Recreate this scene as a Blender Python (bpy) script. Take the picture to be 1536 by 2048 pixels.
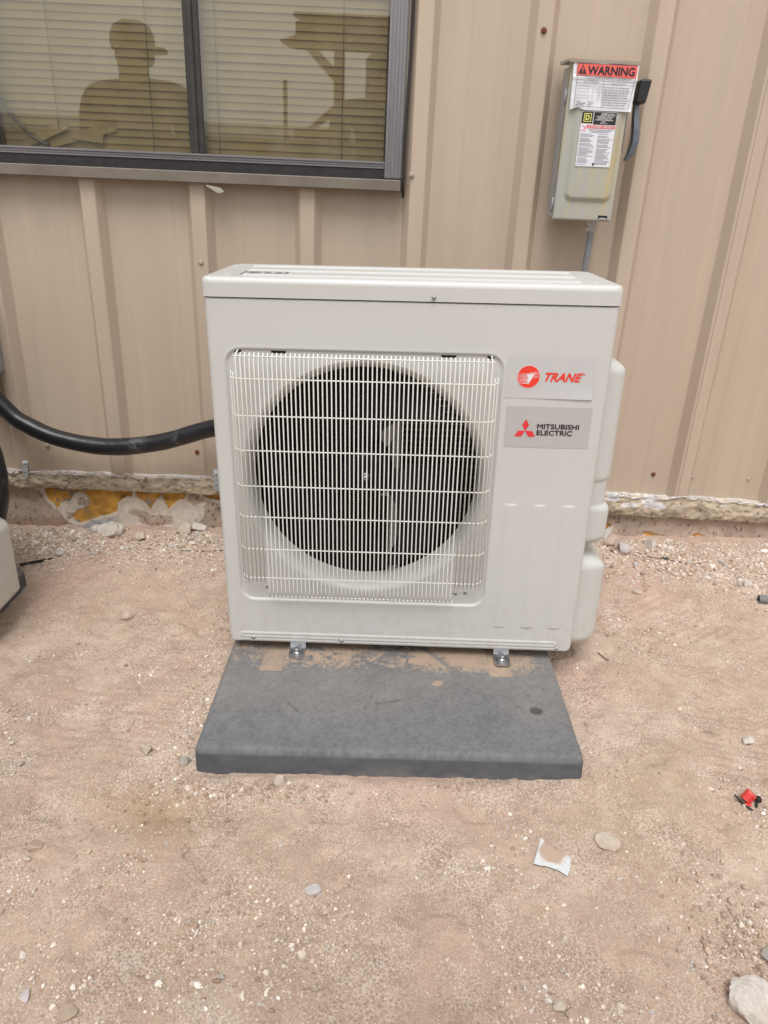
import bpy, bmesh, math, random
import numpy as np
from mathutils import Matrix, Vector, Euler

for o in list(bpy.data.objects): bpy.data.objects.remove(o)
scene = bpy.context.scene
COL = scene.collection
rng = np.random.default_rng(7)
random.seed(7)

# ------------------------------------------------------------------ camera
cam_d = bpy.data.cameras.new('camera'); cam = bpy.data.objects.new('camera', cam_d); COL.objects.link(cam)
CAM = Vector((-0.07265, -1.49578, 1.10254))
Rt, Fw, Up = (0.9991918, 0.0040764, 0.0399886), (0.0122614, 0.9165189, -0.3998034), (-0.0382800, 0.3999706, 0.9157282)
mw = Matrix(((Rt[0], Up[0], -Fw[0], CAM[0]), (Rt[1], Up[1], -Fw[1], CAM[1]), (Rt[2], Up[2], -Fw[2], CAM[2]), (0, 0, 0, 1)))
cam.matrix_world = mw
cam_d.sensor_fit = 'VERTICAL'; cam_d.sensor_height = 32.0
cam_d.lens = 32.0 * 1446.83 / 2048.0
cam_d.clip_start = 0.02; cam_d.clip_end = 3000
scene.camera = cam

# ------------------------------------------------------------------ sky, sun, exposure (overcast)
SUN_EL, SUN_AZ = 62.0, 186.0            # azimuth clockwise from +Y: behind the viewer, to the left
world = bpy.data.worlds.new('World'); scene.world = world; world.use_nodes = True
nt = world.node_tree; nt.nodes.clear()
wo = nt.nodes.new('ShaderNodeOutputWorld'); bg = nt.nodes.new('ShaderNodeBackground')
sky = nt.nodes.new('ShaderNodeTexSky'); sky.sky_type = 'NISHITA'; sky.sun_disc = False
sky.sun_elevation = math.radians(SUN_EL); sky.sun_rotation = math.radians(SUN_AZ)
sky.air_density = 1.0; sky.dust_density = 2.0; sky.ozone_density = 1.0
hs = nt.nodes.new('ShaderNodeHueSaturation'); hs.inputs['Saturation'].default_value = 0.15
nt.links.new(sky.outputs[0], hs.inputs['Color']); nt.links.new(hs.outputs[0], bg.inputs['Color'])
bg.inputs['Strength'].default_value = 0.14
nt.links.new(bg.outputs[0], wo.inputs['Surface'])
sd = bpy.data.lights.new('sun', 'SUN'); sun = bpy.data.objects.new('sun', sd); COL.objects.link(sun)
sd.energy = 1.5; sd.angle = math.radians(32); sd.color = (1.0, 0.985, 0.965)
az, el = math.radians(SUN_AZ), math.radians(SUN_EL)
sdir = Vector((math.sin(az) * math.cos(el), math.cos(az) * math.cos(el), math.sin(el)))
sun.rotation_euler = (-sdir).to_track_quat('-Z', 'Y').to_euler(); sun.location = (-3, -4, 6)
vs = scene.view_settings; vs.view_transform = 'Standard'; vs.look = 'None'; vs.exposure = 0.53; vs.gamma = 1.0
vs.use_curve_mapping = False
scene.render.resolution_x, scene.render.resolution_y = 768, 1024

# ------------------------------------------------------------------ helpers: materials
def new_mat(name):
    m = bpy.data.materials.new(name); m.use_nodes = True
    n = m.node_tree.nodes; b = n.get('Principled BSDF'); return m, m.node_tree, b
def N(t, kind, **kw):
    n = t.nodes.new(kind)
    for k, v in kw.items(): setattr(n, k, v)
    return n
def tex_noise(t, scale, detail=4, rough=.55, stretch=None, coord='Object'):
    tc = N(t, 'ShaderNodeTexCoord'); nz = N(t, 'ShaderNodeTexNoise')
    nz.inputs['Scale'].default_value = scale; nz.inputs['Detail'].default_value = detail; nz.inputs['Roughness'].default_value = rough
    if stretch:
        mp = N(t, 'ShaderNodeMapping'); mp.inputs['Scale'].default_value = stretch
        t.links.new(tc.outputs[coord], mp.inputs[0]); t.links.new(mp.outputs[0], nz.inputs['Vector'])
    else: t.links.new(tc.outputs[coord], nz.inputs['Vector'])
    return nz
def ramp(t, src, stops):
    r = N(t, 'ShaderNodeValToRGB'); e = r.color_ramp.elements
    while len(e) > 1: e.remove(e[-1])
    e[0].position = stops[0][0]; e[0].color = tuple(stops[0][1]) + (1,)
    for p, c in stops[1:]:
        x = e.new(p); x.color = tuple(c) + (1,)
    t.links.new(src, r.inputs[0]); return r
def mixc(t, fac, a, b, mode='MIX'):
    m = N(t, 'ShaderNodeMix', data_type='RGBA', blend_type=mode)
    for key, v in ((0, fac), (6, a), (7, b)):
        if hasattr(v, 'is_linked') or hasattr(v, 'links'): t.links.new(v, m.inputs[key])
        else: m.inputs[key].default_value = v if key == 0 else tuple(v) + (1,)
    return m.outputs[2]
def add_bump(t, b, src, strength=.3, dist=.002):
    bp = N(t, 'ShaderNodeBump'); bp.inputs['Strength'].default_value = strength; bp.inputs['Distance'].default_value = dist
    t.links.new(src, bp.inputs['Height'])
    if b.inputs['Normal'].is_linked:
        t.links.new(b.inputs['Normal'].links[0].from_socket, bp.inputs['Normal'])
    t.links.new(bp.outputs[0], b.inputs['Normal'])
def simple(name, col, rough=.5, metal=0., var=.08, scale=30, bump=0., bscale=200, bdist=.001, spec=.5, stretch=None):
    m, t, b = new_mat(name)
    nz = tex_noise(t, scale, 5, .6, stretch)
    lo = tuple(max(0, c * (1 - var)) for c in col); hi = tuple(min(1, c * (1 + var)) for c in col)
    r = ramp(t, nz.outputs[0], [(.3, lo), (.7, hi)])
    t.links.new(r.outputs[0], b.inputs['Base Color'])
    b.inputs['Metallic'].default_value = metal; b.inputs['Specular IOR Level'].default_value = spec
    rr = N(t, 'ShaderNodeMapRange'); t.links.new(nz.outputs[0], rr.inputs[0])
    rr.inputs[1].default_value = .3; rr.inputs[2].default_value = .7
    rr.inputs[3].default_value = max(.02, rough - .07); rr.inputs[4].default_value = min(1, rough + .07)
    t.links.new(rr.outputs[0], b.inputs['Roughness'])
    if bump: add_bump(t, b, tex_noise(t, bscale, 4, .6).outputs[0], bump, bdist)
    return m
M = {}
def vcol_mat(name, rough=.9, fine=400, famp=.25, bump=.4, bscale=350, bdist=.0015, speck=None, spec=.3):
    m, t, b = new_mat(name)
    at = N(t, 'ShaderNodeAttribute', attribute_name='Col')
    nz = tex_noise(t, fine, 6, .7)
    r = ramp(t, nz.outputs[0], [(.25, (1 - famp,) * 3), (.75, (1 + famp,) * 3)])
    c = mixc(t, 1.0, at.outputs['Color'], r.outputs[0], 'MULTIPLY')
    if speck:
        for sc, th, colr, amt in speck:
            tc = N(t, 'ShaderNodeTexCoord'); vo = N(t, 'ShaderNodeTexVoronoi'); vo.inputs['Scale'].default_value = sc
            t.links.new(tc.outputs['Object'], vo.inputs['Vector'])
            n2a = tex_noise(t, 5.5 + sc * .01, 4, .65); n2 = ramp(t, n2a.outputs[0], [(.36, (.18,) * 3), (.66, (.95,) * 3)])
            sm = N(t, 'ShaderNodeMath', operation='MULTIPLY'); t.links.new(n2.outputs[0], sm.inputs[0]); sm.inputs[1].default_value = th
            lt = N(t, 'ShaderNodeMath', operation='LESS_THAN'); t.links.new(vo.outputs['Distance'], lt.inputs[0]); t.links.new(sm.outputs[0], lt.inputs[1])
            ml = N(t, 'ShaderNodeMath', operation='MULTIPLY'); t.links.new(lt.outputs[0], ml.inputs[0]); ml.inputs[1].default_value = amt
            c = mixc(t, ml.outputs[0], c, colr)
    t.links.new(c, b.inputs['Base Color'])
    b.inputs['Roughness'].default_value = rough; b.inputs['Specular IOR Level'].default_value = spec
    if bump:
        add_bump(t, b, tex_noise(t, bscale, 6, .75).outputs[0], bump, bdist)
    return m

# ------------------------------------------------------------------ helpers: meshes
def mesh_obj(name, verts, faces, mat, parent=None, smooth=False, cols=None):
    me = bpy.data.meshes.new(name)
    me.from_pydata([tuple(map(float, v)) for v in verts] if not isinstance(verts, list) else verts, [], faces)
    me.update()
    if smooth: me.shade_smooth()
    if cols is not None:
        a = me.color_attributes.new('Col', 'FLOAT_COLOR', 'POINT')
        a.data.foreach_set('color', np.concatenate([cols, np.ones((len(cols), 1))], 1).astype(np.float32).ravel())
    o = bpy.data.objects.new(name, me); COL.objects.link(o)
    if mat is not None: me.materials.append(mat)
    if parent: o.parent = parent
    return o
def fast_mesh(name, V, F, mat, parent=None, smooth=False, cols=None):
    """V (n,3) array, F (m,k) array of constant-size faces"""
    me = bpy.data.meshes.new(name); V = np.asarray(V, np.float32); F = np.asarray(F, np.int32); k = F.shape[1]
    me.vertices.add(len(V)); me.vertices.foreach_set('co', V.ravel())
    me.loops.add(F.size); me.loops.foreach_set('vertex_index', F.ravel())
    me.polygons.add(len(F)); me.polygons.foreach_set('loop_start', np.arange(0, F.size, k, dtype=np.int32))
    me.update(calc_edges=True); me.validate()
    if smooth: me.shade_smooth()
    else: me.shade_flat()
    if cols is not None:
        a = me.color_attributes.new('Col', 'FLOAT_COLOR', 'POINT')
        a.data.foreach_set('color', np.concatenate([cols, np.ones((len(cols), 1))], 1).astype(np.float32).ravel())
    o = bpy.data.objects.new(name, me); COL.objects.link(o)
    if mat is not None: me.materials.append(mat)
    if parent: o.parent = parent
    return o
def empty(name, label=None, cat=None, group=None, parent=None, loc=(0, 0, 0)):
    o = bpy.data.objects.new(name, None); COL.objects.link(o); o.location = loc; o.empty_display_size = .05
    if parent: o.parent = parent
    tag(o, label, cat, group); return o
def tag(o, label=None, cat=None, group=None, kind=None):
    if label: o['label'] = label
    if cat: o['category'] = cat
    if group: o['group'] = group
    if kind: o['kind'] = kind
    return o
def bm_obj(name, bm, mat, parent=None, smooth=False):
    me = bpy.data.meshes.new(name); bm.normal_update(); bm.to_mesh(me); bm.free()
    if smooth: me.shade_smooth()
    o = bpy.data.objects.new(name, me); COL.objects.link(o); me.materials.append(mat)
    if parent: o.parent = parent
    return o
def bm_box(bm, x0, x1, y0, y1, z0, z1, bevel=0., seg=2, rot=None, piv=None):
    r = bmesh.ops.create_cube(bm, size=1.0)
    vs_ = r['verts']
    for v in vs_: v.co = Vector((x0 + (v.co.x + .5) * (x1 - x0), y0 + (v.co.y + .5) * (y1 - y0), z0 + (v.co.z + .5) * (z1 - z0)))
    if bevel:
        es = list({e for v in vs_ for e in v.link_edges})
        rb = bmesh.ops.bevel(bm, geom=es, offset=bevel, segments=seg, affect='EDGES', profile=.5)
        vs_ = list({v for f in rb['faces'] for v in f.verts} | {v for v in vs_ if v.is_valid})
    if rot is not None:
        p = Vector(piv)
        for v in vs_: v.co = p + rot @ (v.co - p)
    return vs_
def box(name, x0, x1, y0, y1, z0, z1, mat, parent=None, bevel=0., seg=2, smooth=False, rot=None, piv=None):
    bm = bmesh.new(); bm_box(bm, x0, x1, y0, y1, z0, z1, bevel, seg, rot, piv)
    return bm_obj(name, bm, mat, parent, smooth)
def tube_data(path, rad, sides=10, caps=True):
    P = [Vector(p) for p in path]; n = len(P)
    rads = rad if hasattr(rad, '__len__') else [rad] * n
    V, F = [], []; ref = None
    for i in range(n):
        d = (P[min(i + 1, n - 1)] - P[max(i - 1, 0)]).normalized()
        if ref is None:
            ref = Vector((0, 0, 1)) if abs(d.z) < .9 else Vector((1, 0, 0))
        a = (ref - d * ref.dot(d)).normalized(); ref = a; b = d.cross(a)
        for k in range(sides):
            t = 2 * math.pi * k / sides; V.append(tuple(P[i] + (a * math.cos(t) + b * math.sin(t)) * rads[i]))
    for i in range(n - 1):
        for k in range(sides):
            F.append((i * sides + k, i * sides + (k + 1) % sides, (i + 1) * sides + (k + 1) % sides, (i + 1) * sides + k))
    if caps:
        F.append(tuple(range(sides - 1, -1, -1))); F.append(tuple((n - 1) * sides + k for k in range(sides)))
    return V, F
def tube(name, path, rad, mat, parent=None, sides=10, smooth=True):
    V, F = tube_data(path, rad, sides); return mesh_obj(name, V, F, mat, parent, smooth)
def spline(pts, n=40):
    """Catmull-Rom through pts"""
    P = [np.array(p, float) for p in pts]; P = [2 * P[0] - P[1]] + P + [2 * P[-1] - P[-2]]
    out = []; m = len(P) - 3
    for i in range(n + 1):
        u = i / n * m; k = min(int(u), m - 1); t = u - k
        a, b, c, d = P[k:k + 4]
        out.append(tuple(.5 * (2 * b + (c - a) * t + (2 * a - 5 * b + 4 * c - d) * t * t + (3 * b - a - 3 * c + d) * t ** 3)))
    return out
def lathe_data(profile, seg, axis='y', c=(0, 0, 0), close=False):
    """profile [(r, h)], revolved about an axis through c"""
    V, F = [], []; m = len(profile)
    for k in range(seg):
        t = 2 * math.pi * k / seg
        for r, h in profile:
            if axis == 'y': V.append((c[0] + r * math.cos(t), c[1] + h, c[2] + r * math.sin(t)))
            else: V.append((c[0] + r * math.cos(t), c[1] + r * math.sin(t), c[2] + h))
    for k in range(seg):
        for i in range(m - 1):
            F.append((k * m + i, ((k + 1) % seg) * m + i, ((k + 1) % seg) * m + i + 1, k * m + i + 1))
    if close:
        F.append(tuple(k * m for k in range(seg))); F.append(tuple(k * m + m - 1 for k in reversed(range(seg))))
    return V, F
def lathe(name, profile, seg, mat, parent=None, axis='y', c=(0, 0, 0), smooth=True, close=False):
    V, F = lathe_data(profile, seg, axis, c, close); return mesh_obj(name, V, F, mat, parent, smooth)
def prism(name, poly, y0, y1, mat, parent=None, plane='xz'):
    """polygon in xz (or xy) extruded between y0 and y1 (or z)"""
    n = len(poly)
    if plane == 'xz': V = [(x, y0, z) for x, z in poly] + [(x, y1, z) for x, z in poly]
    elif plane == 'yz': V = [(y0, a, b) for a, b in poly] + [(y1, a, b) for a, b in poly]
    else: V = [(x, y, y0) for x, y in poly] + [(x, y, y1) for x, y in poly]
    F = [tuple(range(n)), tuple(range(2 * n - 1, n - 1, -1))] + [(i, i + n, (i + 1) % n + n, (i + 1) % n) for i in range(n)]
    return mesh_obj(name, V, F, mat, parent)
class MB:
    def __init__(s): s.V, s.F = [], []
    def add(s, V, F):
        k = len(s.V); s.V += [tuple(v) for v in V]; s.F += [tuple(i + k for i in f) for f in F]; return s
    def box(s, x0, x1, y0, y1, z0, z1):
        V = [(x, y, z) for x in (x0, x1) for y in (y0, y1) for z in (z0, z1)]
        return s.add(V, [(0, 1, 3, 2), (4, 6, 7, 5), (0, 4, 5, 1), (2, 3, 7, 6), (0, 2, 6, 4), (1, 5, 7, 3)])
    def quad(s, pts): return s.add(pts, [tuple(range(len(pts)))])
    def build(s, name, mat, parent=None, smooth=False): return mesh_obj(name, s.V, s.F, mat, parent, smooth)
def text_data(body, x0, x1, z0, z1, y, shear=0., bold=0., align='fit'):
    """flat lettering facing -Y, stretched to the box x0..x1, z0..z1"""
    cu = bpy.data.curves.new('lettering', 'FONT'); cu.body = body; cu.size = 1.0; cu.shear = shear
    cu.resolution_u = 3; cu.fill_mode = 'FRONT'
    ob = bpy.data.objects.new('lettering_tmp', cu); COL.objects.link(ob)
    bpy.context.view_layer.update()
    dg = bpy.context.evaluated_depsgraph_get(); me = bpy.data.meshes.new_from_object(ob.evaluated_get(dg))
    co = np.zeros(len(me.vertices) * 3); me.vertices.foreach_get('co', co); co = co.reshape(-1, 3)
    F = [tuple(p.vertices) for p in me.polygons]
    bpy.data.objects.remove(ob); bpy.data.curves.remove(cu); bpy.data.meshes.remove(me)
    lo, hi = co.min(0), co.max(0)
    sx = (x1 - x0) / max(hi[0] - lo[0], 1e-6); sz = (z1 - z0) / max(hi[1] - lo[1], 1e-6)
    if align == 'left': sx = min(sx, sz)
    V, G = [], []
    sh = [(0, 0)] if not bold else [(0, 0), (bold, 0), (-bold, 0), (0, bold), (0, -bold)]
    for k, (a, b) in enumerate(sh):
        n = len(V); V += [(x0 + (c[0] - lo[0]) * sx + a, y - .00006 * k, z0 + (c[1] - lo[1]) * sz + b) for c in co]; G += [tuple(i + n for i in f) for f in F]
    return V, G

# ------------------------------------------------------------------ numpy noise
_tab = np.random.default_rng(11).random((256, 256))
def vnoise(x, y):
    xi, yi = np.floor(x).astype(int), np.floor(y).astype(int); fx, fy = x - xi, y - yi
    fx = fx * fx * fx * (fx * (fx * 6 - 15) + 10); fy = fy * fy * fy * (fy * (fy * 6 - 15) + 10)
    g = lambda a, b: _tab[a & 255, b & 255]
    return (g(xi, yi) * (1 - fx) + g(xi + 1, yi) * fx) * (1 - fy) + (g(xi, yi + 1) * (1 - fx) + g(xi + 1, yi + 1) * fx) * fy
def fbm(x, y, o=4, gain=.5):
    s, a, t = 0., 1., 0.
    for i in range(o):
        s = s + a * vnoise(x * 2 ** i + 17.3 * i, y * 2 ** i + 5.1 * i); t += a; a *= gain
    return s / t - .5
def sstep(a, b, t):
    t = np.clip((t - a) / (b - a), 0, 1); return t * t * (3 - 2 * t)
def rrect(x, z, cx, cz, hx, hz, r):
    """signed distance to a rounded rectangle (negative inside)"""
    qx, qz = np.abs(x - cx) - hx + r, np.abs(z - cz) - hz + r
    return np.hypot(np.maximum(qx, 0), np.maximum(qz, 0)) + np.minimum(np.maximum(qx, qz), 0) - r
def inpoly(x, y, poly):
    c = np.zeros(x.shape, bool); n = len(poly)
    for i in range(n):
        (x1, y1), (x2, y2) = poly[i], poly[(i + 1) % n]
        if y1 == y2: continue
        c ^= ((y1 > y) != (y2 > y)) & (x < (x2 - x1) * (y - y1) / (y2 - y1) + x1)
    return c
def grid_faces(nu, nv, keep=None):
    i = np.arange(nu - 1)[:, None] * nv + np.arange(nv - 1)[None, :]
    F = np.stack([i, i + nv, i + nv + 1, i + 1], -1).reshape(-1, 4)
    return F if keep is None else F[keep.reshape(-1)]

# ================================================================== GROUND
TREADS = [(-.61, .27, .22, .12, .5, .014), (-.62, .10, .16, .09, 1.2, .016), (-.75, -.22, .2, .10, 1.45, .030), (-.60, -.17, .16, .09, 1.5, .022),
          (.75, -.25, .22, .1, 1.3, .024), (.9, .06, .26, .13, .8, .03), (.79, .29, .2, .12, 2.2, .028), (-.36, -.63, .10, .07, .6, .010), (.0, -.60, .10, .05, .3, .008),
          (.05, -.58, .07, .04, 1.0, .007), (-.50, -.40, .2, .05, .2, .05)]
def ground_z(x, y):
    x = np.asarray(x, float); y = np.asarray(y, float)
    near = np.exp(-((x / 6) ** 2 + (y / 6) ** 2))
    z = .021 * np.clip(x, -2, 2) * near + .04 * sstep(.3, .72, y) * near
    ex = np.maximum(np.abs(x + .016) - .405, 0); ey = np.maximum(np.abs(y - .06) - .41, 0); calm = 1 - .85 * np.exp(-((np.hypot(ex, ey)) / .12) ** 2)
    z = z + calm * (.020 * fbm(x * 2.2 + 3, y * 2.2 + 8, 3) + .011 * fbm(x * 9, y * 9 + 4, 3)) + .0052 * fbm(x * 34 + 9, y * 34, 3) + .0030 * fbm(x * 95 + 4, y * 95, 2)
    z = z + .0022 * np.exp(-((np.hypot(ex, ey) - .006) / .014) ** 2) * (1 + 2.5 * fbm(x * 40, y * 40 + 3, 2))
    z = z + .010 * sstep(.05, .42, x) * np.exp(-((y + .36) / .2) ** 2) * (x < 3)
    z = z - .004 * sstep(.05, .2, fbm(x * 16 + 31, y * 16 + 7, 2))
    # loose soil pushed up along the pad edges and the foundation
    dl = np.abs(x + .455 + .02 * fbm(y * 9, x * 3)); z = z + .010 * np.exp(-(dl / .05) ** 2) * sstep(-.42, -.25, y) * (y < .6)
    df = np.abs(y + .375); z = z + .008 * np.exp(-(df / .03) ** 2) * (np.abs(x + .1) < .34)
    # hollow scraped by a boot
    z = z - .012 * np.exp(-(((x + .55 + .5 * (y + .47)) / .10) ** 2 + ((y + .47) / .05) ** 2))
    z = z - .007 * np.exp(-(((x + .37) / .03) ** 2 + ((y + .62) / .12) ** 2))
    for cx, cy, hx, hy, a, p in TREADS:
        u = (x - cx) * math.cos(a) + (y - cy) * math.sin(a); v = -(x - cx) * math.sin(a) + (y - cy) * math.cos(a)
        w = sstep(1.0, .7, np.maximum(np.abs(u) / hx, np.abs(v) / hy)) * (.4 + 1.2 * np.clip(fbm(x * 14 + cx * 9, y * 14, 2) + .3, 0, 1))
        z = z + w * (.0010 * np.sign(np.sin(2 * math.pi * u / p)) * np.abs(np.sin(2 * math.pi * u / p)) ** .6 - .0010)
    return z
def axis(dense0, dense1, step, far):
    mid = np.arange(dense0, dense1, step); out = np.geomspace(step * 3, far, 26)
    return np.concatenate([dense0 - out[::-1], mid, dense1 + out])
gx = axis(-1.42, 1.42, .0044, 400.); gy = axis(-.95, .84, .0044, 400.)
GX, GY = np.meshgrid(gx, gy, indexing='ij'); GZ = ground_z(GX, GY)
def ground_col(x, y):
    base = np.array([.468, .346, .262]); pink = np.array([.480, .336, .262]); olive = np.array([.440, .330, .232]); pale = np.array([.545, .435, .345])
    n1 = fbm(x * 2.7 + 40, y * 2.7, 4)[..., None]; n2 = fbm(x * 7 + 2, y * 7 + 60, 4)[..., None]; n3 = fbm(x * 30, y * 30 + 9, 3)[..., None]
    c = base + (pink - base) * sstep(-.05, .22, n1 + .25 * (y[..., None] - .1)) + (olive - base) * sstep(-.02, .25, -n1 + .35 * (-y[..., None] - .55))
    c = c + (pale - c) * .55 * sstep(.0, .25, n2)
    c = c * (1 + .28 * n3)
    damp = sstep(.10, .0, np.hypot((x + .47) / 1.9, y + .455 + .3 * (x + .42) * (x < -.42)) + .10 * n2[..., 0])[..., None] + .8 * sstep(.06, .0, np.hypot((x + .36 - .5 * (y + .7)) / .5, (y + .70)) + .08 * n2[..., 0])[..., None]
    c = c * (1 - .20 * damp) + np.array([.018, -.004, -.030]) * damp
    return np.clip(c, .02, .9)
gc = ground_col(GX, GY)
M['ground'] = vcol_mat('ground_dirt', .95, 260, .26, .8, 420, .0024,
    speck=[(150, .62, (.40, .285, .215), .5), (125, .46, (.60, .51, .42), .4), (215, .56, (.66, .58, .50), .5), (170, .46, (.22, .15, .105), .5)])
ground = fast_mesh('ground', np.stack([GX, GY, GZ], -1).reshape(-1, 3), grid_faces(len(gx), len(gy)), M['ground'], None, True, gc.reshape(-1, 3))
tag(ground, kind='structure')
def gz(x, y): return float(ground_z(np.array([x]), np.array([y]))[0])

# ================================================================== METAL BUILDING
bld = empty('metal_building', 'tan ribbed metal building on a stained concrete foundation with a dark framed window', 'building', loc=(0, .8, 0))
bld_off = Vector((0, -.8, 0))
def B(o):                                   # parent to the building, world coordinates kept
    o.parent = bld; o.location = o.location + bld_off; return o
M['siding'] = simple('tan_painted_steel', (.475, .382, .294), .42, 0, .05, 2, .12, 9, .004, .35, (9, 1, .45))
YP, CREST, PITCH, R0 = .80, .768, .3145, .012
WX0, WX1, WZ0, WZ1 = -1.215, -.030, 1.118, 2.12      # window hole
def rib_profile(x0, x1):
    pts = set([x0, x1])
    k0, k1 = int(math.floor((x0 - R0) / PITCH)) - 1, int(math.ceil((x1 - R0) / PITCH)) + 1
    knots = []
    for k in range(k0, k1 + 1):
        c = R0 + k * PITCH
        for dx, d in ((-.042, 0), (-.039, .001), (-.021, .0305), (-.018, .032), (.018, .032), (.021, .0305), (.039, .001), (.042, 0)): knots.append((c + dx, d))
        for m in (-.052, .052):
            for dx, d in ((-.026, 0), (-.016, .0020), (.016, .0020), (.026, 0)): knots.append((c + PITCH / 2 + m + dx, d))
    knots.sort(); kx = [a for a, _ in knots]; kd = [b for _, b in knots]
    xs = sorted({x0, x1} | {a for a in kx if x0 < a < x1}); return [(x, float(np.interp(x, kx, kd))) for x in xs]
def sheet(pieces, off):
    V, F = [], []
    for x0, x1, z0, z1 in pieces:
        pr = rib_profile(x0, x1); nz_ = max(2, int((z1 - z0) / .06))
        pr = [(pr[0][0], pr[0][1] - .004)] + pr + [(pr[-1][0], pr[-1][1] - .004)]
        k = len(V); zs = np.linspace(z0, z1, nz_)
        for x, d in pr:
            for z in zs:
                wav = .0016 * math.sin(z * 5.1 + x * 3) * math.sin(x * 11) * (1 if d < .01 else .3)
                V.append((x, YP - d - off + wav, z))
        for i in range(len(pr) - 1):
            for j in range(nz_ - 1): F.append((k + i * nz_ + j, k + (i + 1) * nz_ + j, k + (i + 1) * nz_ + j + 1, k + i * nz_ + j + 1))
    return V, F
ZB, ZT = .197, 3.0
for pieces, off in (([(-3.6, -2.15, ZB, ZT)], 0.), ([(-2.15, WX0, ZB, ZT), (WX0, -.594, ZB, WZ0), (WX0, -.594, WZ1, ZT)], .0022),
                    ([(-.594, WX1, ZB, WZ0), (-.594, WX1, WZ1, ZT), (WX1, .944, ZB, ZT)], 0.), ([(.944, 2.2, ZB, ZT)], .0022), ([(2.2, 3.6, ZB, ZT)], 0.)):
    V, F = sheet(pieces, off); B(mesh_obj('wall_sheet', V, F, M['siding']))
# back, sides, roof of the building and the room behind the window
M['interior'] = simple('dim_room_paint', (.30, .27, .22), .8)
M['roof'] = simple('roof_steel', (.40, .38, .34), .5)
B(box('side_wall', -3.63, -3.6, .80, 5.8, .0, 3.0, M['siding'])); B(box('side_wall', 3.6, 3.63, .80, 5.8, .0, 3.0, M['siding']))
B(box('back_wall', -3.63, 3.63, 5.8, 5.85, .0, 3.0, M['siding']))
B(mesh_obj('roof', [(-3.7, .74, 3.0), (3.7, .74, 3.0), (3.7, 5.9, 3.5), (-3.7, 5.9, 3.5), (-3.7, .74, 3.06), (3.7, .74, 3.06), (3.7, 5.9, 3.56), (-3.7, 5.9, 3.56)],
    [(0, 3, 2, 1), (4, 5, 6, 7), (0, 1, 5, 4), (1, 2, 6, 5), (2, 3, 7, 6), (3, 0, 4, 7)], M['roof']))
mb = MB()
mb.quad([(-3.5, .90, .2), (3.5, .90, .2), (3.5, 5.7, .2), (-3.5, 5.7, .2)])
mb.quad([(-3.5, 4.4, .2), (3.5, 4.4, .2), (3.5, 4.4, 3), (-3.5, 4.4, 3)])
for x0, x1, z0, z1 in ((-3.5, WX0, .2, 3), (WX1, 3.5, .2, 3), (WX0, WX1, .2, WZ0), (WX0, WX1, WZ1, 3)): mb.quad([(x0, .905, z0), (x1, .905, z0), (x1, .905, z1), (x0, .905, z1)])
B(mb.build('inner_wall', M['interior']))

# screws
M['screw'] = simple('painted_screw', (.42, .34, .26), .45, 0, .15, 300)
M['screw_rust'] = simple('rusty_screw', (.16, .055, .025), .8, .2, .4, 500)
M['washer'] = simple('rubber_washer', (.06, .05, .045), .7)
def screw_mesh(mat, wmat):
    V, F = lathe_data([(.0001, -.0045), (.0042, -.0045), (.0048, -.0038), (.0048, -.002), (.0075, -.0012), (.0078, 0)], 12)
    o = mesh_obj('screw', V, F, mat, None, False); return o
sc_t, sc_r = None, None
for x, z, crest, rust in [(.324, 1.52, 1, 1), (-.617, .901, 1, 0), (-1.172, .298, 0, 0), (-.860, .293, 0, 0), (-.675, .295, 0, 1), (.861, .279, 0, 1), (.994, .276, 0, 0), (1.184, .275, 0, 0), (-.006, 1.161, 1, 0), (-.545, .292, 0, 0), (-.931, 2.4, 1, 0), (.327, 2.4, 1, 0), (.956, 1.52, 1, 0), (1.27, 1.52, 1, 0), (1.50, .275, 0, 0)]:
    src = sc_r if rust else sc_t
    if src is None:
        o = screw_mesh(M['screw_rust'] if rust else M['screw'], None)
        if rust: sc_r = o
        else: sc_t = o
    else:
        o = src.copy(); o.parent = None; COL.objects.link(o)
    o.location = (x, (CREST if crest else YP) - .0035, z); o.rotation_euler = (0, random.uniform(0, 1), 0)
    if rust: o['label'] = 'rusty brown screw'
    B(o)

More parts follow.
